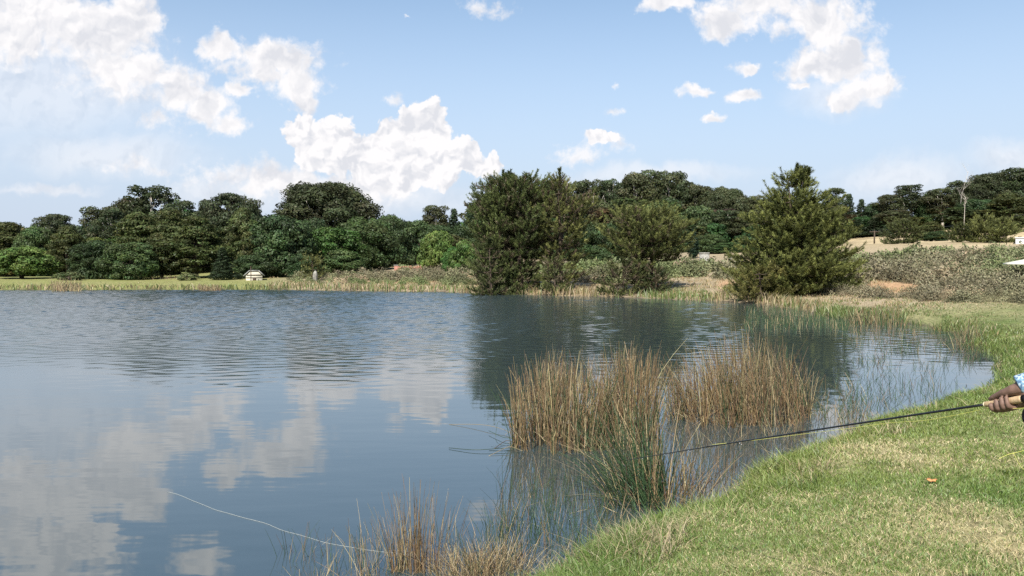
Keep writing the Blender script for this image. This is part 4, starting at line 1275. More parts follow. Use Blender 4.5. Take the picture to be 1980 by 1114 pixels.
def sedge():
    r = np.random.default_rng(66)
    G = Geo()
    def patch(x0, x1, y0, y1, n, h0, h1, w, mix, dens=.5, seed=1, la=.5):
        px, py = r.uniform(x0, x1, n), r.uniform(y0, y1, n)
        P = np.array([on_z(a, b) for a, b in zip(px, py)])
        k = (fbm(px / 46, py / 22, seed, 3) > dens) & (shore_sd(P[:, 0], P[:, 1]) < .1)
        P = P[k]; m = len(P)
        h = r.uniform(h0, h1, m)
        P[:, 2] = -.08
        V, Q, C = stems(P, h + .08, r.normal(0, 1, (m, 2)) * (h * la)[:, None], w, stalk_tints(m, mix, r), 4, 1.3, .12, r)
        G.add(V, Q, None, C)
    patch(1640, 1900, 655, 705, 700, .08, .26, .010, [.08, .07, .70, .15], .44, 2)
    patch(1640, 1890, 700, 800, 520, .10, .26, .008, [.05, .05, .75, .15], .46, 3)
    patch(1560, 1720, 770, 850, 420, .10, .30, .008, [.15, .15, .55, .15], .42, 4)
    patch(1560, 1660, 730, 800, 120, .10, .3, .008, [.2, .15, .5, .15], .45, 4)
    patch(960, 1220, 930, 1085, 480, .14, .36, .0052, [.10, .08, .74, .08], .40, 5, .35)
    patch(850, 1010, 1010, 1100, 200, .10, .30, .005, [.15, .15, .6, .1], .42, 6, .35)
    patch(540, 800, 1050, 1114, 150, .08, .24, .0048, [.15, .2, .5, .15], .42, 7, .35)
    patch(1300, 1420, 900, 985, 220, .12, .38, .005, [.3, .2, .4, .1], .4, 8, .4)
    patch(1300, 1560, 828, 880, 220, .1, .3, .006, [.4, .25, .15, .2], .45, 9, .5)
    patch(1440, 1660, 596, 640, 1500, .10, .30, .014, [.02, .10, .85, .03], .36, 10, .25)
    patch(1640, 1860, 612, 650, 480, .10, .30, .014, [.2, .2, .5, .1], .42, 11, .3)
    link('water_sedge', G.mesh('water_sedge'), M_REED, None, 'thin dark sedge shoots scattered through the shallow water', 'sedge', kind='stuff')
sedge()

# ------------------------------------------------------------------ small built things
M_CREAM = mat_plain('cream_paint', (.60, .55, .44), .6, .08, 5)
M_WHITE = mat_plain('white_paint', (.80, .80, .80), .6, .05, 3)
M_BROWN = mat_plain('dark_timber', (.07, .05, .035), .8, .3, 12)
M_ROOF = mat_plain('grey_roof', (.22, .22, .20), .7, .25, 10)
M_CONC = mat_plain('weathered_concrete', (.27, .26, .23), .9, .3, 7, .01)
M_STONE = mat_plain('pale_stone', (.24, .23, .20), .9, .35, 5, .03)
M_GLASS = mat_plain('dark_window', (.03, .035, .04), .1, .2, 5, spec=.6)
M_CANVAS = mat_plain('cream_canvas', (.78, .74, .58), .8, .05, 6)

def brick_mat():
    m = bpy.data.materials.new('red_brick')
    nt, N, L = nodes_of(m)
    out = N.new('ShaderNodeOutputMaterial'); p = N.new('ShaderNodeBsdfPrincipled'); p.inputs['Roughness'].default_value = .9; L.new(p.outputs[0], out.inputs[0])
    tc = N.new('ShaderNodeTexCoord'); mp = N.new('ShaderNodeMapping'); mp.inputs['Rotation'].default_value = (R_(90), 0, 0)
    b = N.new('ShaderNodeTexBrick'); b.inputs['Scale'].default_value = 4.5
    b.inputs['Color1'].default_value = (.38, .13, .08, 1); b.inputs['Color2'].default_value = (.28, .11, .075, 1); b.inputs['Mortar'].default_value = (.35, .30, .26, 1)
    L.new(tc.outputs['Object'], mp.inputs[0]); L.new(mp.outputs[0], b.inputs['Vector']); L.new(b.outputs['Color'], p.inputs['Base Color'])
    return m
M_BRICK = brick_mat()

def gmesh(name, parts):
    G = Geo()
    for p in parts: G.add(*p)
    return G.mesh(name)

def base_at(cx, d): 
    b = at_y(cx, HOR, d); return b[0], b[1], hgt1(b[0], b[1])
def hut():
    d = 62; x, y, z = base_at(491, d)
    s = d / F_PX * .86
    zt = at_y(491, 524, d)[2] - z          # ridge height over the ground
    o = link('hut', None, None, None, 'small cream hut with sloping grey roof sides at the edge of the far wood', 'hut', loc=(x, y, z)); o.rotation_euler.z = -math.atan2(x, y)
    ze = at_y(491, 533, d)[2] - z
    wb, wt, D = 17.5 * s, 9.0 * s, 2.6
    wall_v = [(-wb, 0, -.2), (wb, 0, -.2), (wb, 0, ze), (wt, 0, zt - .06), (-wt, 0, zt - .06), (-wb, 0, ze)]
    V = np.array(wall_v + [(a, D, c) for a, b, c in wall_v], float)
    Q = [(0, 1, 2, 5), (5, 2, 3, 4), (7, 6, 11, 8), (8, 11, 10, 9), (0, 5, 11, 6), (1, 7, 8, 2)]
    link('wall', np_mesh('wall', V, Q), M_CREAM, o)
    # roof: two slopes and a flat cap standing proud of the wall
    ov, th = .06, .07
    def slope(sg):
        a = np.array([sg * (wb + 4.5 * s), ze - .06]); b = np.array([sg * wt, zt])
        n = np.array([-(b - a)[1], (b - a)[0]]); n = n / np.linalg.norm(n); n = n if n[1] > 0 else -n
        pr = [a, b, b + n * th, a + n * th]
        V = np.array([(p[0], -ov, p[1]) for p in pr] + [(p[0], D + ov, p[1]) for p in pr])
        return V, [(0, 1, 2, 3), (7, 6, 5, 4), (0, 4, 5, 1), (1, 5, 6, 2), (2, 6, 7, 3), (3, 7, 4, 0)]
    cap = box((-wt - .02, -ov - .003, zt + .0), (wt + .02, D + ov + .003, zt + .05))
    link('roof', gmesh('roof', [slope(1), slope(-1), cap]), M_ROOF, o)
    link('trim', gmesh('trim', [box((-wb * .93, -.04, ze + .02), (wb * .93, -.003, ze + .08)), box((-wb * .98, -.045, ze - .17), (wb * .98, -.003, ze - .14))]), M_BROWN, o)
    link('door', gmesh('door', [box((-.12, -.05, -.1), (.14, -.004, ze - .19))]), M_BROWN, o)
    p = link('post', gmesh('post', [tube([[0, 0, -.2], [0, 0, zt + .35]], .035, 8), box((-.05, -.05, zt + .35), (.05, .05, zt + .42))]), M_BROWN, None, 'thin dark post standing in front of the cream hut', 'post', loc=(x + .05, y - .9, hgt1(x, y - .9)))
hut()

def ruin():
    d = 80; x0, y, z = base_at(762, d); x1 = at_y(822, HOR, d)[0]
    zt = at_y(790, 514, d)[2]
    o = link('brick_wall', None, None, None, 'low red brick ruin wall under the dark trees of the far bank', 'wall', loc=(x0, y, z))
    W = x1 - x0; H = zt - z
    hs = [H * k for k in (1.0, 1.02, .96, 1.0, .8, .95, .9)]
    G = Geo(); n = len(hs)
    for i, h in enumerate(hs):
        G.add(*box((W * i / n + (.002 if i else 0), 0 + .003 * (i % 2), -.4), (W * (i + 1) / n, .35, h)))
    link('masonry', G.mesh('masonry'), M_BRICK, o)
    link('coping', gmesh('coping', [box((-.04, -.05, hs[0] + .01), (W * .28, .40, hs[0] + .09))]), M_CONC, o)
    d = 79; xa, y, z = base_at(824, d); xb = at_y(836, HOR, d)[0]; zt = at_y(830, 510, d)[2]
    M_B2 = mat_plain('weathered_brick', (.26, .17, .13), .9, .35, 14, .01)
    o = link('brick_pier', gmesh('brick_pier', [box((0, 0, -.4), (xb - xa, .6, zt - z - .1)), box((-.05, -.05, zt - z - .098), (xb - xa + .05, .65, zt - z))]), M_B2, None, 'square grey-brown brick pier at the right end of the red ruin wall', 'pier', loc=(xa, y, z))
    d = 77; x, y, z = base_at(854.5, d); zt = at_y(854, 511, d)[2]
    link('marker_post', gmesh('marker_post', [box((-.06, -.06, -.3), (.06, .06, zt - z)), box((-.075, -.075, zt - z + .002), (.075, .075, zt - z + .05))]), M_WHITE, None, 'small white post under the yellow-green willow', 'post', loc=(x, y, z))
    def rock(cx, d, top, wpx, label, seed, zs=1.0):
        import bmesh
        r = np.random.default_rng(seed)
        x, y, z = base_at(cx, d); H = at_y(cx, top, d)[2] - z; W = wpx / F_PX * d / 2
        bm = bmesh.new(); bmesh.ops.create_icosphere(bm, subdivisions=3, radius=1)
        for v in bm.verts:
            c = np.array(v.co)
            k = 1 + .25 * (vnoise(c[0] * 1.7 + seed, c[1] * 1.7 + c[2] * 1.3, seed) - .5) * 2
            v.co = Vector((c[0] * W * k, c[1] * W * k, (np.sign(c[2]) * abs(c[2]) ** .7 * .5 * k + .42) * H))
        me = bpy.data.meshes.new('stone'); bm.to_mesh(me); bm.free()
        link('standing_stone', me, M_STONE, None, label, 'stone', loc=(x, y, z))
    rock(863, 77, 512, 14, 'grey stone beside the small white post', 4)
    rock(609, 60, 523, 9, 'upright pale stone among the bushes of the far bank', 5)
    rock(1412, 68, 490, 8, 'small pale stone on the scrub between the concrete tank and the big right pine', 6)
    # round concrete tank
    d = 70; x, y, z = base_at(1362, d); zt = at_y(1362, 488.5, d)[2] - z; R = 9.5 / F_PX * d
    o = link('water_tank', None, None, None, 'round grey concrete tank half hidden in the scrub by the cypress', 'tank', loc=(x, y, z))
    link('shell', gmesh('shell', [tube([[0, 0, -.3], [0, 0, zt - .12]], R, 24)]), M_CONC, o)
    link('rim', gmesh('rim', [tube([[0, 0, zt - .118], [0, 0, zt]], R * 1.06, 24)]), M_CONC, o)
ruin()

def white_building():
    d = 71; x, y, z = base_at(1963, d); zt = at_y(1961, 461, d)[2] - z
    o = link('white_building', None, None, None, 'plain white building at the right edge behind the scrub', 'building', loc=(x, y, z)); o.rotation_euler.z = -math.atan2(x, y)
    W, D = 8.0, 6.0
    link('wall', gmesh('wall', [box((0, 0, -1), (W, D, zt))]), M_WHITE, o)
    link('roof', gmesh('roof', [box((-.06, -.06, zt + .002), (W + .06, D + .06, zt + .10))]), M_WHITE, o)
    w = link('window', gmesh('window', [box((W * .55, -.05, zt * .35), (W * .72, -.003, zt * .75))]), M_BROWN, o)
    link('pane', gmesh('pane', [box((W * .56, -.06, zt * .38), (W * .71, -.052, zt * .72))]), M_GLASS, w)
    dd = link('door', gmesh('door', [box((W * .30, -.05, -.5), (W * .42, -.003, zt * .75))]), M_BROWN, o)
white_building()

def parasol():
    d = 31.0; tip = at_y(1956, 509, d)
    R = 1.45; cx_, cy_ = tip[0] + R, tip[1] + .2
    z = hgt1(cx_, cy_); ze = tip[2] - z
    o = link('parasol', None, None, None, 'cream parasol, only its pointed rim showing at the right edge', 'parasol', loc=(cx_, cy_, z))
    n = 8; a = np.arange(n) * 2 * np.pi / n + np.pi
    rim = np.stack([np.cos(a) * R, np.sin(a) * R, np.full(n, ze)], -1)
    V = np.vstack([rim, rim + [0, 0, -.05], [[0, 0, ze + .30]], rim * [.97, .97, 1] + [0, 0, -.02], [[0, 0, ze + .27]]])
    T = [(i, (i + 1) % n, 2 * n) for i in range(n)] + [(2 * n + 1 + (i + 1) % n, 2 * n + 1 + i, 3 * n + 1) for i in range(n)]
    Q = [(i + n, (i + 1) % n + n, (i + 1) % n, i) for i in range(n)]
    link('canopy', np_mesh('canopy', V, Q, T), M_CANVAS, o)
    link('pole', gmesh('pole', [tube([[0, 0, 0], [0, 0, ze + .38]], .022, 10)]), M_BROWN, o)
    link('foot', gmesh('foot', [tube([[0, 0, -.02], [0, 0, .09]], .24, 20)]), M_CONC, o)
    G = Geo()
    for i in range(n): G.add(*tube([[0, 0, ze + .25], list(rim[i] * [.95, .95, 1] + [0, 0, -.025])], .008, 5))
    link('ribs', G.mesh('ribs'), M_BROWN, o)
parasol()

def power_pole():
    d = 150; x, y, z = base_at(1690, d); H = at_y(1690, 446, d)[2] - z
    o = link('power_pole', None, None, None, 'dark power pole with crossarm standing in the dry field', 'pole', loc=(x, y, z))
    link('shaft', gmesh('shaft', [tube([[0, 0, -.3], [0, 0, H]], [.16, .11], 10)]), M_BROWN, o)
    link('crossarm', gmesh('crossarm', [box((-.95, -.08, H * .88), (.95, .08, H * .88 + .16))]), M_BROWN, o)
    for s in (-.85, -.3, .3, .85):
        link('insulator', gmesh('insulator', [tube([[s, 0, H * .88 + .16], [s, 0, H * .88 + .42]], [.06, .04], 8)]), M_GLASS, o)
    # wire to the right along the wood
    x2, y2, z2 = base_at(2060, 150); t = np.linspace(0, 1, 16)[:, None]
    p2 = np.array([x2, y2, z2 + H * 2.0]); p1 = np.array([x + .85, y, z + H * .88 + .42])
    P = p1 + (p2 - p1) * t; P[:, 2] -= 1.2 * np.sin(t[:, 0] * np.pi)
    link('power_line', gmesh('power_line', [tube(P, .018, 4)]), M_GLASS, None, 'thin overhead wire running right from the pole in the dry field', 'wire')
power_pole()

def dirt_clod():
    p = on_z(1802, 919, .45); z = hgt1(p[0], p[1])
    r = np.random.default_rng(9)
    V = []; n = 14
    for i in range(n):
        a = i * 2 * math.pi / n; V.append((math.cos(a) * .034 * r.uniform(.6, 1.3), math.sin(a) * .024 * r.uniform(.6, 1.3), .028 + r.uniform(0, .012)))
    V = np.array(V + [(0, 0, .032)] + [(v[0] * .98, v[1] * .98, v[2] - .006) for v in V] + [(0, 0, .024)])
    T = [(i, (i + 1) % n, n) for i in range(n)] + [(n + 1 + (i + 1) % n, n + 1 + i, 2 * n + 1) for i in range(n)]
    Q = [(i, i + n + 1, (i + 1) % n + n + 1, (i + 1) % n) for i in range(n)]
    link('fallen_leaf', np_mesh('fallen_leaf', V, Q, T), mat_plain('orange_leaf', (.62, .26, .10), .7, .2, 40), None, 'small orange fallen leaf lying on the lawn', 'leaf', loc=(p[0], p[1], z))
dirt_clod()

# ------------------------------------------------------------------ the angler
G0 = at_y(1941, 777, 2.5)                     # middle of the gripping hand
TIPP = at_y(1212, 884, 4.72)                  # rod tip
AX = norm(TIPP - G0)
SV = norm(-np.array([G0[0], G0[1], G0[2] - EYE])); SV = norm(SV - AX * np.dot(SV, AX))
UV = np.cross(AX, SV); UV = UV if UV[2] > 0 else -UV
def hp(rr, u, s): return G0 + AX * rr + UV * u + SV * s

def capsules(chains, seg=10):
    """closed overlapping balls and cones for a voxel remesh"""
    import bmesh
    bm = bmesh.new()
    for ch in chains:
        for i, (p, rd) in enumerate(ch):
            m = Matrix.Translation(Vector(p)); bmesh.ops.create_icosphere(bm, subdivisions=2, radius=rd, matrix=m)
            if i:
                q, rq = ch[i - 1]
                a, b = Vector(q), Vector(p); dv = b - a
                if dv.length < 1e-6: continue
                rot = dv.to_track_quat('Z', 'Y').to_matrix().to_4x4()
                bmesh.ops.create_cone(bm, cap_ends=True, segments=12, radius1=rq, radius2=rd, depth=dv.length, matrix=Matrix.Translation((a + b) / 2) @ rot)
    me = bpy.data.meshes.new('tmp'); bm.to_mesh(me); bm.free()
    return me

def remeshed(chains, voxel, smooth=4, factor=.5):
    me = capsules(chains)
    o = bpy.data.objects.new('tmp', me); COL.objects.link(o)
    m = o.modifiers.new('r', 'REMESH'); m.mode = 'VOXEL'; m.voxel_size = voxel
    s = o.modifiers.new('s', 'SMOOTH'); s.iterations = smooth; s.factor = factor
    dg = bpy.context.evaluated_depsgraph_get(); dg.update()
    out = bpy.data.meshes.new_from_object(o.evaluated_get(dg))
    bpy.data.objects.remove(o)
    out.polygons.foreach_set('use_smooth', np.ones(len(out.polygons), bool))
    return out

def mesh_arrays(me):
    n = len(me.vertices); V = np.empty(n * 3, np.float32); me.vertices.foreach_get('co', V)
    Q = [tuple(p.vertices) for p in me.polygons if len(p.vertices) == 4]; T = [tuple(p.vertices) for p in me.polygons if len(p.vertices) == 3]
    return V.reshape(-1, 3), Q, T

def angler():
    gx, gy = 1.86, 2.0
    gz = hgt1(gx, gy)
    f = norm(np.array([-.30, .95, 0])); lf = np.array([f[1] * -1, f[0], 0]) * 1.0   # left of the facing direction
    lf = np.array([-f[1], f[0], 0])
    up = np.array([0, 0, 1.0]); ce = np.array([gx, gy, gz])
    def bp(l, fo, h): return ce + lf * l + f * fo + up * h
    # joints
    wrist = hp(-.068, .036, -.012)
    elbow = wrist + .26 * norm(np.array([.75, -.38, .38]))
    shR, shL = bp(-.185, 0, 1.42), bp(.185, 0, 1.42)
    elL, wrL = bp(.27, .0, 1.13), bp(.24, .17, .93)
    skin = mat_plain('tanned_skin', (.165, .098, .072), .6, .14, 60, .0008, spec=.35)
    # ----- the hand: palm behind the grip, fingers round it from below, thumb along the top
    H = []
    mcp = {'i': (.030, .010), 'm': (.010, .013), 'r': (-.010, .011), 'l': (-.029, .006)}
    for k, (r0, u0) in mcp.items():
        rf = {'i': .0088, 'm': .0092, 'r': .0087, 'l': .0077}[k]
        x1 = {'i': .029, 'm': .009, 'r': -.0105, 'l': -.0285}[k]
        dp = {'i': .004, 'm': .0, 'r': .001, 'l': .003}[k]
        tipu = {'i': -.004, 'm': .006, 'r': .011, 'l': .012}[k]
        H.append([(hp(r0, u0, -.036), rf * 1.22), (hp(x1, -.010, -.030), rf * 1.08), (hp(x1, -.0235 + dp * .3, -.013), rf * 1.12), (hp(x1 + .001, -.0245 + dp * .3, .006), rf * .98),
                  (hp(x1 + .0015, -.0175 + dp * .4, .0205), rf * 1.05), (hp(x1 + .0015, -.006, .0235), rf * .96), (hp(x1 + .001, tipu, .0205), rf * .84)])
    for t in np.linspace(0, 1, 6):        # palm between knuckles and wrist
        a = hp(.030 - .060 * t, .011 - .004 * t, -.035)
        b = hp(-.056 - .014 * t, .036 - .030 * t, -.016)
        H.append([(a, .0125), ((a + b) / 2 + SV * -.004, .0165), (b, .0185)])
    H.append([(hp(-.066, .034, -.006), .020), (hp(-.045, .032, .001), .0185), (hp(-.020, .0285, .006), .0135), (hp(-.006, .0272, .006), .0118), (hp(.018, .0215, .0035), .0098), (hp(.030, .0185, .002), .0095), (hp(.043, .0155, .001), .0070)])   # thumb
    H.append([(hp(-.074, .012, -.012), .018), (hp(-.058, -.008, -.010), .0155), (hp(-.040, -.016, -.018), .013)])   # heel of the hand
    fa = elbow - wrist
    H.append([(wrist, .026), (wrist + fa * .12, .0265), (wrist + fa * .4, .034), (wrist + fa * .8, .043), (elbow, .042)])
    V1, Q1, T1 = mesh_arrays(remeshed(H, .0024, 5, .5))
    # ----- the rest of the body
    hd = bp(0, .03, 1.615)
    B = [[(bp(0, 0, .92), .135), (bp(0, .01, 1.08), .13), (bp(0, .005, 1.25), .15), (bp(0, -.01, 1.36), .14), (bp(0, 0, 1.46), .06), (bp(0, .012, 1.52), .055), (hd, .085), (hd + up * .05, .092)],
         [(hd + f * .03 - up * .055, .06), (hd + f * .055 - up * .085, .035)], [(hd + f * .085 - up * .01, .016), (hd + f * .105 - up * .025, .013)],
         [(hd + f * .082 - up * .062 + lf * .012, .012), (hd + f * .082 - up * .062 - lf * .012, .012)],
         [(hd + lf * .085 + up * .0, .018), (hd + lf * .088 - up * .03, .014)], [(hd - lf * .085, .018), (hd - lf * .088 - up * .03, .014)],
         [(shR, .062), (bp(-.13, 0, 1.42), .07), (bp(.13, 0, 1.42), .07), (shL, .062)],
         [(shR, .060), (elbow, .043)], [(shL, .060), (elL, .043), (wrL, .029)], [(wrL, .03), (wrL + f * .05 - up * .05, .032), (wrL + f * .07 - up * .09, .025)],
         [(bp(-.09, 0, .92), .11), (bp(-.12, .02, .50), .068), (bp(-.125, -.01, .09), .045)], [(bp(.09, 0, .92), .11), (bp(.12, .02, .50), .068), (bp(.125, -.01, .09), .045)],
         [(bp(-.09, 0, .92), .115), (bp(.09, 0, .92), .115)]]
    for s_ in (-1, 0, 1, 2):
        B.append([(wrL + f * .06 - up * .08 + lf * .0 + lf * .016 * s_, .010), (wrL + f * .085 - up * .125 + lf * .016 * s_, .009), (wrL + f * .07 - up * .155 + lf * .015 * s_, .008)])
    B.append([(wrL + f * .06 - up * .05 - lf * .02, .012), (wrL + f * .095 - up * .08 - lf * .025, .010), (wrL + f * .105 - up * .105 - lf * .015, .008)])
    V2, Q2, T2 = mesh_arrays(remeshed(B, .011, 5, .5))
    root = link('person', None, None, None, "angler in a pale blue patterned shirt with one hand closed round a cork rod grip", 'person', loc=tuple(ce))
    def child(name, V, Q, T, mat, C=(1, 1, 1)):
        return link(name, Geo().add(V - ce, Q, T, C).mesh(name, True), mat, root)
    Gb = Geo().add(V1 - ce, Q1, T1).add(V2 - ce, Q2, T2)
    link('body', Gb.mesh('body', True), skin, root)
    # shirt
    shirt = bpy.data.materials.new('patterned_shirt')
    nt, N, L = nodes_of(shirt)
    out = N.new('ShaderNodeOutputMaterial'); p = N.new('ShaderNodeBsdfPrincipled'); p.inputs['Roughness'].default_value = .85; L.new(p.outputs[0], out.inputs[0])
    tc = N.new('ShaderNodeTexCoord'); vo = N.new('ShaderNodeTexVoronoi'); vo.inputs['Scale'].default_value = 170
    L.new(tc.outputs['Object'], vo.inputs['Vector'])
    cr = N.new('ShaderNodeValToRGB'); cr.color_ramp.interpolation = 'CONSTANT'
    cr.color_ramp.elements[0].color = (.07, .14, .24, 1); cr.color_ramp.elements[1].position = .3; cr.color_ramp.elements[1].color = (.16, .29, .40, 1)
    e = cr.color_ramp.elements.new(.6); e.color = (.38, .47, .54, 1)
    sp = N.new('ShaderNodeSeparateColor'); L.new(vo.outputs['Color'], sp.inputs[0]); L.new(sp.outputs[0], cr.inputs[0]); L.new(cr.outputs[0], p.inputs['Base Color'])
    cuff = hp(-.054, .042, -.012)
    SHc = [[(cuff, .036), (wrist + fa * .25, .042), (wrist + fa * .7, .052), (elbow, .056), (shR, .075)],
           [(shR, .075), (bp(-.12, 0, 1.42), .08), (bp(.12, 0, 1.42), .08), (shL, .075)], [(shL, .075), (elL, .056), (elL * .1 + wrL * .9, .042)],
           [(bp(-.05, 0, .90), .15), (bp(-.05, .005, 1.1), .15), (bp(-.05, .0, 1.3), .155), (bp(-.03, 0, 1.40), .11)], [(bp(.05, 0, .90), .15), (bp(.05, .005, 1.1), .15), (bp(.05, .0, 1.3), .155), (bp(.03, 0, 1.40), .11)],
           [(bp(0, 0, 1.40), .09), (bp(0, .005, 1.465), .066)]]
    me = remeshed(SHc, .008, 3, .5); V, Q, T = mesh_arrays(me)
    # open the sleeve end so that the cuff is a clean ring round the wrist
    fan = norm(fa)
    tt = (V - cuff) @ fan
    V = np.where(((tt < 0) & (np.linalg.norm(V - cuff, axis=1) < .07))[:, None], V - tt[:, None] * fan, V)
    child('shirt', V, Q, T, shirt)
    ring = np.array([cuff - fan * .004, cuff + fan * .012])
    trous = mat_plain('dark_trousers', (.05, .055, .06), .9, .2, 30)
    TR = [[(bp(-.08, 0, .93), .14), (bp(-.09, 0, .82), .125), (bp(-.12, .02, .50), .085), (bp(-.125, -.01, .10), .07)], [(bp(.08, 0, .93), .14), (bp(.09, 0, .82), .125), (bp(.12, .02, .50), .085), (bp(.125, -.01, .10), .07)], [(bp(-.08, 0, .90), .14), (bp(.08, 0, .90), .14)]]
    child('trousers', *mesh_arrays(remeshed(TR, .011, 3)), trous)
    for s_ in (-1, 1):
        SHO = [[(bp(.125 * s_, -.05, .05), .048), (bp(.128 * s_, .06, .045), .045), (bp(.132 * s_, .16, .036), .036)], [(bp(.125 * s_, -.01, .05), .05), (bp(.125 * s_, -.01, .12), .052)]]
        child('shoe', *mesh_arrays(remeshed(SHO, .009, 2)), mat_plain('brown_shoe', (.09, .06, .04), .6, .2, 20))
    # hat: crown and curved brim
    n = 36; a = np.linspace(0, 2 * np.pi, n, endpoint=False); hc = hd + up * .075
    prof = [(.195, -.030), (.15, -.008), (.112, .0), (.108, .05), (.098, .105), (.07, .122), (.0, .125), ]
    rings = []
    for rr_, zz in prof + [(.100, -.004), (.15, -.014), (.195, -.034)]:
        rings.append(hc + np.cos(a)[:, None] * f * rr_ * 1.12 + np.sin(a)[:, None] * lf * rr_ + up * (zz + (.02 * np.sin(a) ** 2)[:, None] * (rr_ > .12)))
    Vh = np.concatenate(rings); Qh = []
    seq = [(0, 1), (1, 2), (2, 3), (3, 4), (4, 5), (5, 6), (2, 7), (7, 8), (8, 9), (9, 0)]
    for (i0, i1) in [(0, 1), (1, 2), (2, 3), (3, 4), (4, 5), (5, 6), (7, 8), (8, 9), (9, 0)]:
        Qh += [(i0 * n + k, i0 * n + (k + 1) % n, i1 * n + (k + 1) % n, i1 * n + k) for k in range(n)]
    child('hat', Vh, Qh, None, mat_plain('khaki_hat', (.30, .26, .18), .9, .15, 40))
    # hair and eyes
    child('hair', *mesh_arrays(remeshed([[(hd + up * .06 - f * .02, .094), (hd - f * .045, .075), (hd - f * .05 - up * .04, .055)]], .008, 2)), mat_plain('dark_hair', (.03, .022, .016), .6, .3, 60))
    for s_ in (-1, 1):
        V, Q, T = tube([hd + f * .078 + lf * .032 * s_ - f * .004, hd + f * .0945 + lf * .032 * s_], [.012, .007], 10)
        child('eye', V, Q, T, mat_plain('eye', (.10, .08, .07), .2, .2, 30))
    return wrist
angler()

def fly_rod():
    blank = mat_plain('black_rod_blank', (.012, .012, .014), .25, .2, 10, spec=.5)
    cork = mat_plain('cork', (.40, .275, .155), .8, .3, 160, .0006, col2=(.52, .38, .23))
    metal = mat_plain('black_anodised_metal', (.015, .015, .017), .3, .2, 20, metallic=.4)
    steel = mat_plain('guide_steel', (.45, .45, .47), .3, .1, 20, metallic=1)
    o = link('fly_rod', None, None, None, "long black fly rod with cork grip and black reel in the angler's hand", 'fishing rod', loc=tuple(G0))
    def L_(r_, u=0., s=0.): return AX * r_ + UV * u + SV * s
    # grip profile: swollen in the middle, tapering to the front end
    rr = np.array([-.066, -.058, -.03, 0, .03, .05, .064, .0665]); rd = np.array([.0118, .0124, .0130, .0128, .0116, .0100, .0092, .0080])
    link('cork_grip', gmesh('cork_grip', [tube([L_(r_) for r_ in rr], rd, 16)]), cork, o)
    link('winding_check', gmesh('winding_check', [tube([L_(.0666), L_(.0705)], [.0086, .0074], 14)]), mat_plain('sunlit_cork_ring', (.80, .70, .48), .5, .08, 60), o)  # pale colour paints in the sunlight on the grip's front end
    Lr = np.linalg.norm(TIPP - G0)
    t = np.linspace(.071, Lr, 40)
    sag = -.02 * ((t - .07) / Lr) ** 2
    P = np.array([L_(a) + np.array([0, 0, b]) for a, b in zip(t, sag)])
    link('blank', gmesh('blank', [tube(P, np.interp(t, [.07, .1, Lr * .55, Lr], [.0046, .0043, .0034, .0019]), 10)]), blank, o)
    for k in (.33, .56, .72, .84, .93):
        i = int(k * 39); p = P[i]
        a = np.linspace(0, 2 * np.pi, 13); rg = .0075 * (1.3 - k)
        ring = np.array([p - UV * (rg + .004) + UV * math.cos(q) * rg + SV * math.sin(q) * rg for q in a])
        link('line_guide', gmesh('line_guide', [tube(ring, .0008, 5, False)]), steel, o)
    for k in (.38, .66):
        i = int(k * 39)
        link('ferrule', gmesh('ferrule', [tube([P[i], P[i] + AX * .03], np.interp(t[i], [.07, Lr], [.0058, .0018]), 10)]), metal, o)
    link('reel_seat', gmesh('reel_seat', [tube([L_(-.0665), L_(-.071)], .0128, 16), tube([L_(-.0712), L_(-.083)], .0142, 16), tube([L_(-.0832), L_(-.158)], .0098, 16), tube([L_(-.1582), L_(-.170)], .0125, 16)]), metal, o)
    # reel hanging under the seat, its axle across the rod
    c = L_(-.099, -.063, 0)
    G = Geo()
    n = 28; a = np.linspace(0, 2 * np.pi, n + 1)
    for s0 in (-.014, .014):
        ring = np.array([c + SV * s0 + AX * math.cos(q) * .0415 + UV * math.sin(q) * .0415 for q in a])
        G.add(*tube(ring, .0032, 6, False))
    for q in (np.pi / 2, np.pi / 2 + 1.9, np.pi / 2 - 1.9):
        G.add(*tube([c + AX * math.cos(q) * .0415 + UV * math.sin(q) * .0415 - SV * .014, c + AX * math.cos(q) * .0415 + UV * math.sin(q) * .0415 + SV * .014], .003, 6))
    G.add(*tube([c + UV * .044 - SV * .0, L_(-.099, -.0105)], [.006, .0085], 8)); G.add(*tube([L_(-.084, -.0125), L_(-.126, -.0125)], .0045, 8))
    rl = link('reel', G.mesh('reel'), metal, o)
    G = Geo(); G.add(*tube([c - SV * .011, c + SV * .011], .016, 20))
    for s0 in (-.0115, .0115):
        for k in range(10):
            q = k * .6283
            G.add(*tube([c + SV * s0 + (AX * math.cos(q) + UV * math.sin(q)) * .013, c + SV * s0 + (AX * math.cos(q + .25) + UV * math.sin(q + .25)) * .0375], .0021, 5))
        ring = np.array([c + SV * s0 + AX * math.cos(q) * .0375 + UV * math.sin(q) * .0375 for q in a]); G.add(*tube(ring, .0024, 6, False))
    link('spool', G.mesh('spool'), metal, rl)
    link('backing', gmesh('backing', [tube([c - SV * .0102, c + SV * .0102], .030, 24)]), mat_plain('wound_line', (.62, .66, .18), .6, .2, 300), rl)
    link('crank', gmesh('crank', [tube([c + SV * .013 + AX * .024, c + SV * .034 + AX * .024], [.0048, .0062], 10)]), metal, rl)
    # fly line: along under the rod
    yl = mat_plain('pale_yellow_line', (.70, .68, .16), .5, .1, 50)
    pts = [(1981, 775, 2.49), (1962, 789, 2.50)]
    P = [G0 + L_(-.10, -.03, .01), G0 + L_(-.04, -.026, .016)]
    for (px, py, k) in ((1920, 785.5, .03), (1860, 799, .17), (1790, 812, .36), (1720, 816, .60), (1650, 826, .82), (1560, 837, 1.12), (1450, 851, 1.5)):
        P.append(at_y(px, py + 1.5, (G0 + AX * k)[1] + .02))
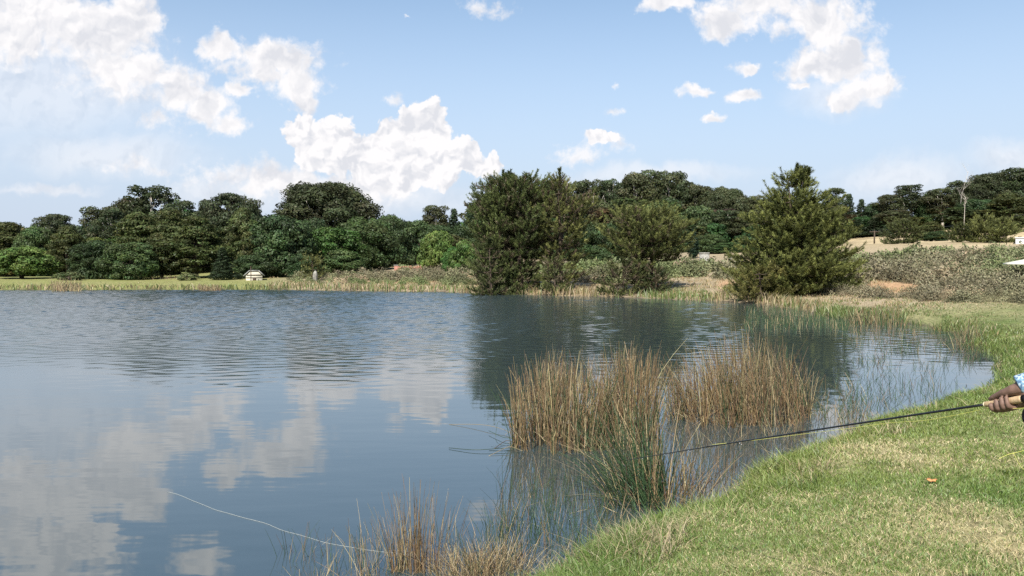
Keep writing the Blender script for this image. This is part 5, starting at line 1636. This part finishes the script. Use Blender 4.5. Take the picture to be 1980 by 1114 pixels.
    P.append(G0 + AX * 1.62 - SV * .005)
    P = np.array(P); tt = np.linspace(0, len(P) - 1, 70)
    Q_ = np.stack([np.interp(tt, np.arange(len(P)), P[:, i]) for i in range(3)], -1)
    for _ in range(4): Q_[1:-1] = (Q_[:-2] + 2 * Q_[1:-1] + Q_[2:]) / 4
    link('fly_line', gmesh('fly_line', [tube(Q_, .0007, 5)]), yl, None, 'thin yellow line hanging just below the black rod', 'fishing line', 'fishing line')
    # the line lying on the lake
    pts = [(324, 951), (345, 956), (372, 968), (398, 978), (416, 986), (440, 992), (470, 1001), (500, 1008), (520, 1014), (545, 1026), (575, 1033), (605, 1042), (630, 1050), (660, 1055), (700, 1062), (735, 1067), (775, 1070), (800, 1076), (815, 1086)]
    P = np.array([on_z(a, b, .004) for a, b in pts]); tt = np.linspace(0, len(P) - 1, 90)
    Q_ = np.stack([np.interp(tt, np.arange(len(P)), P[:, i]) for i in range(3)], -1)
    for _ in range(4): Q_[1:-1] = (Q_[:-2] + 2 * Q_[1:-1] + Q_[2:]) / 4
    link('floating_line', gmesh('floating_line', [tube(Q_, .0009, 6)]), mat_plain('pale_line', (.45, .46, .40), .5, .05, 20), None, 'pale line lying in a long curve on the water at lower left', 'fishing line', 'fishing line')
    # slack coil on the lawn near the right edge
    pts = [(1932, 877), (1950, 871), (1968, 868), (1990, 862), (2020, 870), (2010, 905), (1978, 897), (1966, 880), (1958, 866)]
    P = np.array([np.append(on_z(a, b, .5)[:2], 0) for a, b in pts]); P[:, 2] = height(P[:, 0], P[:, 1]) + .055
    tt = np.linspace(0, len(P) - 1, 50)
    Q_ = np.stack([np.interp(tt, np.arange(len(P)), P[:, i]) for i in range(3)], -1)
    for _ in range(2): Q_[1:-1] = (Q_[:-2] + 2 * Q_[1:-1] + Q_[2:]) / 4
    link('slack_line', gmesh('slack_line', [tube(Q_, .0016, 5)]), yl, None, 'loop of yellow line lying slack on the lawn at the right edge', 'fishing line', 'fishing line')
fly_rod()
